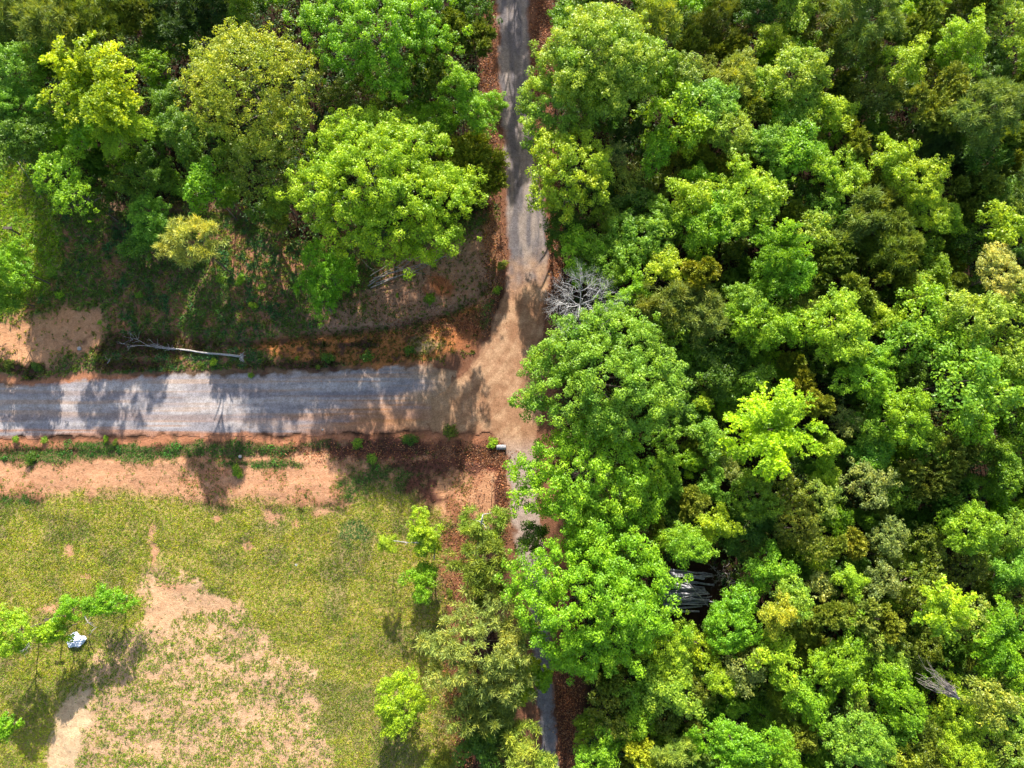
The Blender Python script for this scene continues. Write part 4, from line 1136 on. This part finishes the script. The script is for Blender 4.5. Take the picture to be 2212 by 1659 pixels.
# snag in the woods, lower right
p = on(2072, 1508, 10.0); e = empty('dead_tree', (p[0], p[1], 0)); tag(e, 'pale leafless snag leaning out of the woods near the lower right', 'dead tree')
segs = []
for k in range(34):
    a = math.radians(rr.uniform(124, 162)); ln = rr.uniform(1.6, 4.6); d = np.array([math.cos(a), math.sin(a), rr.uniform(-.1, .45)])
    s0 = np.array([0, 0, 0.]) - d * .3; segs.append(limb_line(rr, s0, d * ln, .05, .008, 4, .06))
    segs.append(limb_line(rr, d * ln * .5, d * ln * .5 + unit(d + rr.normal(size=3) * .6) * ln * .4, .022, .006, 3, .08))
link('bare_crown', tubes('bare_crown', segs, 4), M_POLE, e, (0, 0, 9.6)); link('trunk', tubes('trunk', [[((0, 0, -.1), .16), ((0, 0, 9.7), .09)]], 7), M_DEAD, e)
# fallen tree on the verge
A0 = on(520, 770, .25); A1 = on(335, 750, .3); ctr = A0
segs = [limb_line(rr, A0 - ctr, A1 - ctr, .14, .045, 8, .006)]
link_e = empty('fallen_tree', tuple(ctr * (1, 1, 0))); tag(link_e, 'fallen bare grey trunk lying on the verge just above the gravel road', 'fallen tree')
link('trunk', tubes('trunk', segs, 8), M_DEAD, link_e, (0, 0, .25))
bs = []
for k in range(15):
    t = rr.uniform(.72, 1.15) if k > 5 else rr.uniform(.62, .8); o = (A1 - ctr) * t; a = math.radians(rr.uniform(140, 192)); ln = rr.uniform(1.2, 4.4) if k > 5 else rr.uniform(.3, .9)
    d = np.array([math.cos(a), math.sin(a), rr.uniform(-.01, .12)]); bs.append(limb_line(rr, o, o + d * ln, .022, .006, 5, .05))
    for j in range(3): q0 = o + d * ln * rr.uniform(.4, .95); bs.append(limb_line(rr, q0, q0 + unit(d + rr.normal(size=3) * (.8, .8, .2)) * ln * .3, .02, .006, 3, .08))
bs.append(limb_line(rr, (A1 - ctr) * .6, (A1 - ctr) * 1.25, .06, .01, 5, .02))
link('branches', tubes('branches', bs, 4), M_DEAD, link_e, (0, 0, .25))
rs = []
for k in range(16):
    a = rr.uniform(-1.5, 1.5); d = unit(np.array([math.cos(a), math.sin(a), rr.uniform(-.2, .8)])); rs.append(limb_line(rr, np.zeros(3), d * rr.uniform(.35, .9), .07, .012, 3, .1))
link('roots', tubes('roots', rs, 5), M_DEAD, link_e, (0, 0, .25))
# visible thin trunks and snags
def stick(name, pts, r0, r1, label, cat, mat=M_DEAD, twigs=0):
    P = [on(x, y, z) for x, y, z in pts]; c = P[0]; n = len(P)
    segs = [[(P[i] - c, r0 + (r1 - r0) * i / (n - 1)) for i in range(n)]]
    for k in range(twigs):
        i = rr.integers(1, n); o = P[i] - c; d = unit(rr.normal(size=3) + (0, 0, .3)); segs.append(limb_line(rr, o, o + d * rr.uniform(.3, 1.1), r1, .006, 3, .1))
    return tag(link(name, tubes(name, segs, 7), mat, None, tuple(c)), label, cat)
stick('snag', [(1028,1205,.0),(1032,1180,3.5),(1040,1130,7.5),(1043,1112,9)], .16, .05, 'bare standing snag poking out of the thin pale pine', 'snag', twigs=9)
stick('bare_branch', [(938,1207,.6),(938,1200,2),(940,1190,4)], .10, .06, 'pale bare stem between the lime tree and the small green tree', 'branch')
stick('bare_branch', [(905,1172,4.6),(880,1172,4.4),(850,1168,4.5)], .07, .02, 'whitish bare branch reaching left from the small lime tree', 'branch', twigs=5)
stick('fallen_branch', [(183,1330,4),(190,1345,3.8),(208,1356,3.6)], .05, .02, 'whitish dead twig between the two small field trees', 'branch', twigs=9)
stick('fallen_branch', [(15,895,.1),(30,360,.1)][:1] + [(20,340,.12),(45,355,.12),(62,380,.1)] if False else [(18,338,.12),(40,352,.14),(68,392,.1)], .05, .02, 'thin grey fallen branch on the grass at the left edge', 'branch', twigs=6)
stick('fallen_branch', [(28,1600,.1),(36,1594,.1),(45,1588,.1)], .04, .015, 'thin pale branch on the ground at the lower left edge', 'branch', twigs=3)
stick('fallen_branch', [(45,1408,4.6),(55,1400,4.8),(62,1388,5)], .05, .02, 'whitish dead twig in the lime tree at the left edge', 'branch', twigs=9)
stick('fallen_branch', [(1490,1398,.2),(1500,1399,.25),(1512,1400,.2)], .1, .05, 'short pale log end between shrubs below the log pile', 'log')
stick('sapling', [(1061,1100,0),(1062,1070,.9),(1063,1035,2.0)], .035, .015, 'slender bare sapling on the orange bank beside the lane', 'sapling', M_BARK, 7)
stick('driftwood_stick', [(232,785,.1),(236,780,.15),(238,774,.1)], .05, .02, 'short white stick in the brush above the gravel road', 'stick', twigs=3)
# wooden posts with cross boards
def box(bm_list, c, s):
    x, y, z = c; a, b, d = s[0] / 2, s[1] / 2, s[2] / 2; i = len(bm_list[0])
    bm_list[0] += [(x + sx * a, y + sy * b, z + sz * d) for sx in (-1, 1) for sy in (-1, 1) for sz in (-1, 1)]
    bm_list[1] += [tuple(i + k for k in f) for f in ((0,1,3,2),(4,6,7,5),(0,4,5,1),(2,3,7,6),(0,2,6,4),(1,5,7,3))]
def bevelbox(name, c, s, mat, parent, bev=.015):
    import bmesh
    L = [[], []]; box(L, c, s); me = idx_mesh(name, *L, smooth=False)
    bm = bmesh.new(); bm.from_mesh(me); bmesh.ops.bevel(bm, geom=bm.edges[:], offset=bev, segments=2, affect='EDGES'); bm.to_mesh(me); bm.free()
    return link(name, me, mat, parent)
for (x, y, h, lab) in ((16, 492, 2.2, 'dark wooden post with a short crossboard in the sunny grass at the left edge'), (107, 1339, 2.4, 'dark wooden post with flat top board between the small field trees')):
    p = on(x, y, h); e = empty('wooden_post', (p[0], p[1], 0)); tag(e, lab, 'post')
    bevelbox('upright', (0, 0, h / 2 - .1), (.14, .14, h), M_BARK, e)
    bevelbox('crossboard', (0, 0, h + .03 - .05), (1.0, .3, .08), M_BARK, e)
# crumpled pale sheet under the small trees
m, nt, out = newmat('pale_sheet'); pr = N(nt, 'ShaderNodeBsdfPrincipled'); pr.inputs['Roughness'].default_value = .35
pr.inputs['Base Color'].default_value = (.62, .66, .76, 1); nt.links.new(pr.outputs[0], out.inputs[0]); M_SHEET = m
nx = 70; gx, gy = np.meshgrid(np.linspace(-1, 1, nx), np.linspace(-1, 1, nx)); rad = np.hypot(gx, gy); ang = np.arctan2(gy, gx)
k = (1 - .0 * rad); X = gx * 1.1 * (1 + .15 * np.sin(ang * 3 + 1)); Y = gy * .78 * (1 + .12 * np.sin(ang * 5))
Z = .45 * np.clip(1 - rad ** 2 * .8, 0, 1) + .55 * np.abs(fbm(gx * 3.2 + 3, gy * 3.2 + 8, 3) - .5) + .5 * np.abs(vnoise(gx * 6 + gy * 4 + 40, gy * 5 - gx * 2 + 40) - .5) * .5
keep = rad < .82 + .22 * fbm(np.cos(ang) * 2 + 5, np.sin(ang) * 2 + 5, 3)
i = np.arange(nx * nx).reshape(nx, nx); cell = keep[:-1, :-1] & keep[1:, 1:]
F = np.stack([i[:-1, :-1], i[:-1, 1:], i[1:, 1:], i[1:, :-1]], -1)[cell]
V = np.stack([X, Y, Z], -1).reshape(-1, 3); us = np.unique(F); rem = np.full(len(V), -1); rem[us] = np.arange(len(us))
me = idx_mesh('plastic_sheet', V[us], rem[F], smooth=False); p = on(163, 1383, .3)
o = tag(link('plastic_sheet', me, M_SHEET, None, (p[0], p[1], .05)), 'crumpled bluish white plastic sheet on the ground below the small field trees', 'sheet')
sd = o.modifiers.new('thickness', 'SOLIDIFY'); sd.thickness = .012
# culvert end by the junction: a short grey pipe
p = on(1083, 966, .15); segs_o = []
e = empty('culvert_pipe', (p[0], p[1], 0)); tag(e, 'dark grey culvert pipe end beside the lane at the junction', 'pipe')
V, F = [], []
for j, (xx, r) in enumerate([(0, .26), (1.0, .26), (1.0, .21), (0, .21)]):
    for k in range(20):
        a = k * math.pi / 10; V.append((xx - .5, math.cos(a) * r, .12 + math.sin(a) * r))
for j in range(4):
    for k in range(20): F.append((j * 20 + k, j * 20 + (k + 1) % 20, ((j + 1) % 4) * 20 + (k + 1) % 20, ((j + 1) % 4) * 20 + k))
link('pipe', idx_mesh('pipe', V, F), M_LOG, e)
# stones and pale scraps
def stone(x, y, r, lab, col=(.5, .47, .44)):
    import bmesh
    bm = bmesh.new(); bmesh.ops.create_icosphere(bm, subdivisions=3, radius=r)
    for v in bm.verts: v.co *= 1 + .35 * (float(fbm(np.array(v.co.x / r * 1.3 + x), np.array(v.co.y / r * 1.3 + v.co.z / r), 3)) - .5); v.co.z *= .6
    me = bpy.data.meshes.new('stone'); bm.to_mesh(me); bm.free(); p = on(x, y, 0)
    tag(link('stone', me, M_STONE, None, (p[0], p[1], r * .3)), lab, 'stone')
M_STONE = bark_mat('pale_stone', (.3, .28, .25), (.5, .47, .44), 3)
stone(172, 753, .22, 'white stone on the verge at the right end of the tan bank')
stone(519, 986, .18, 'white stone at the lower edge of the long green grass strip')
stone(697, 928, .10, 'small white stone on the orange tinted end of the gravel road')
stone(640, 1220, .16, 'pale stone in the middle of the field grass, lower of two')
stone(620, 1177, .14, 'pale stone in the middle of the field grass, upper of two')
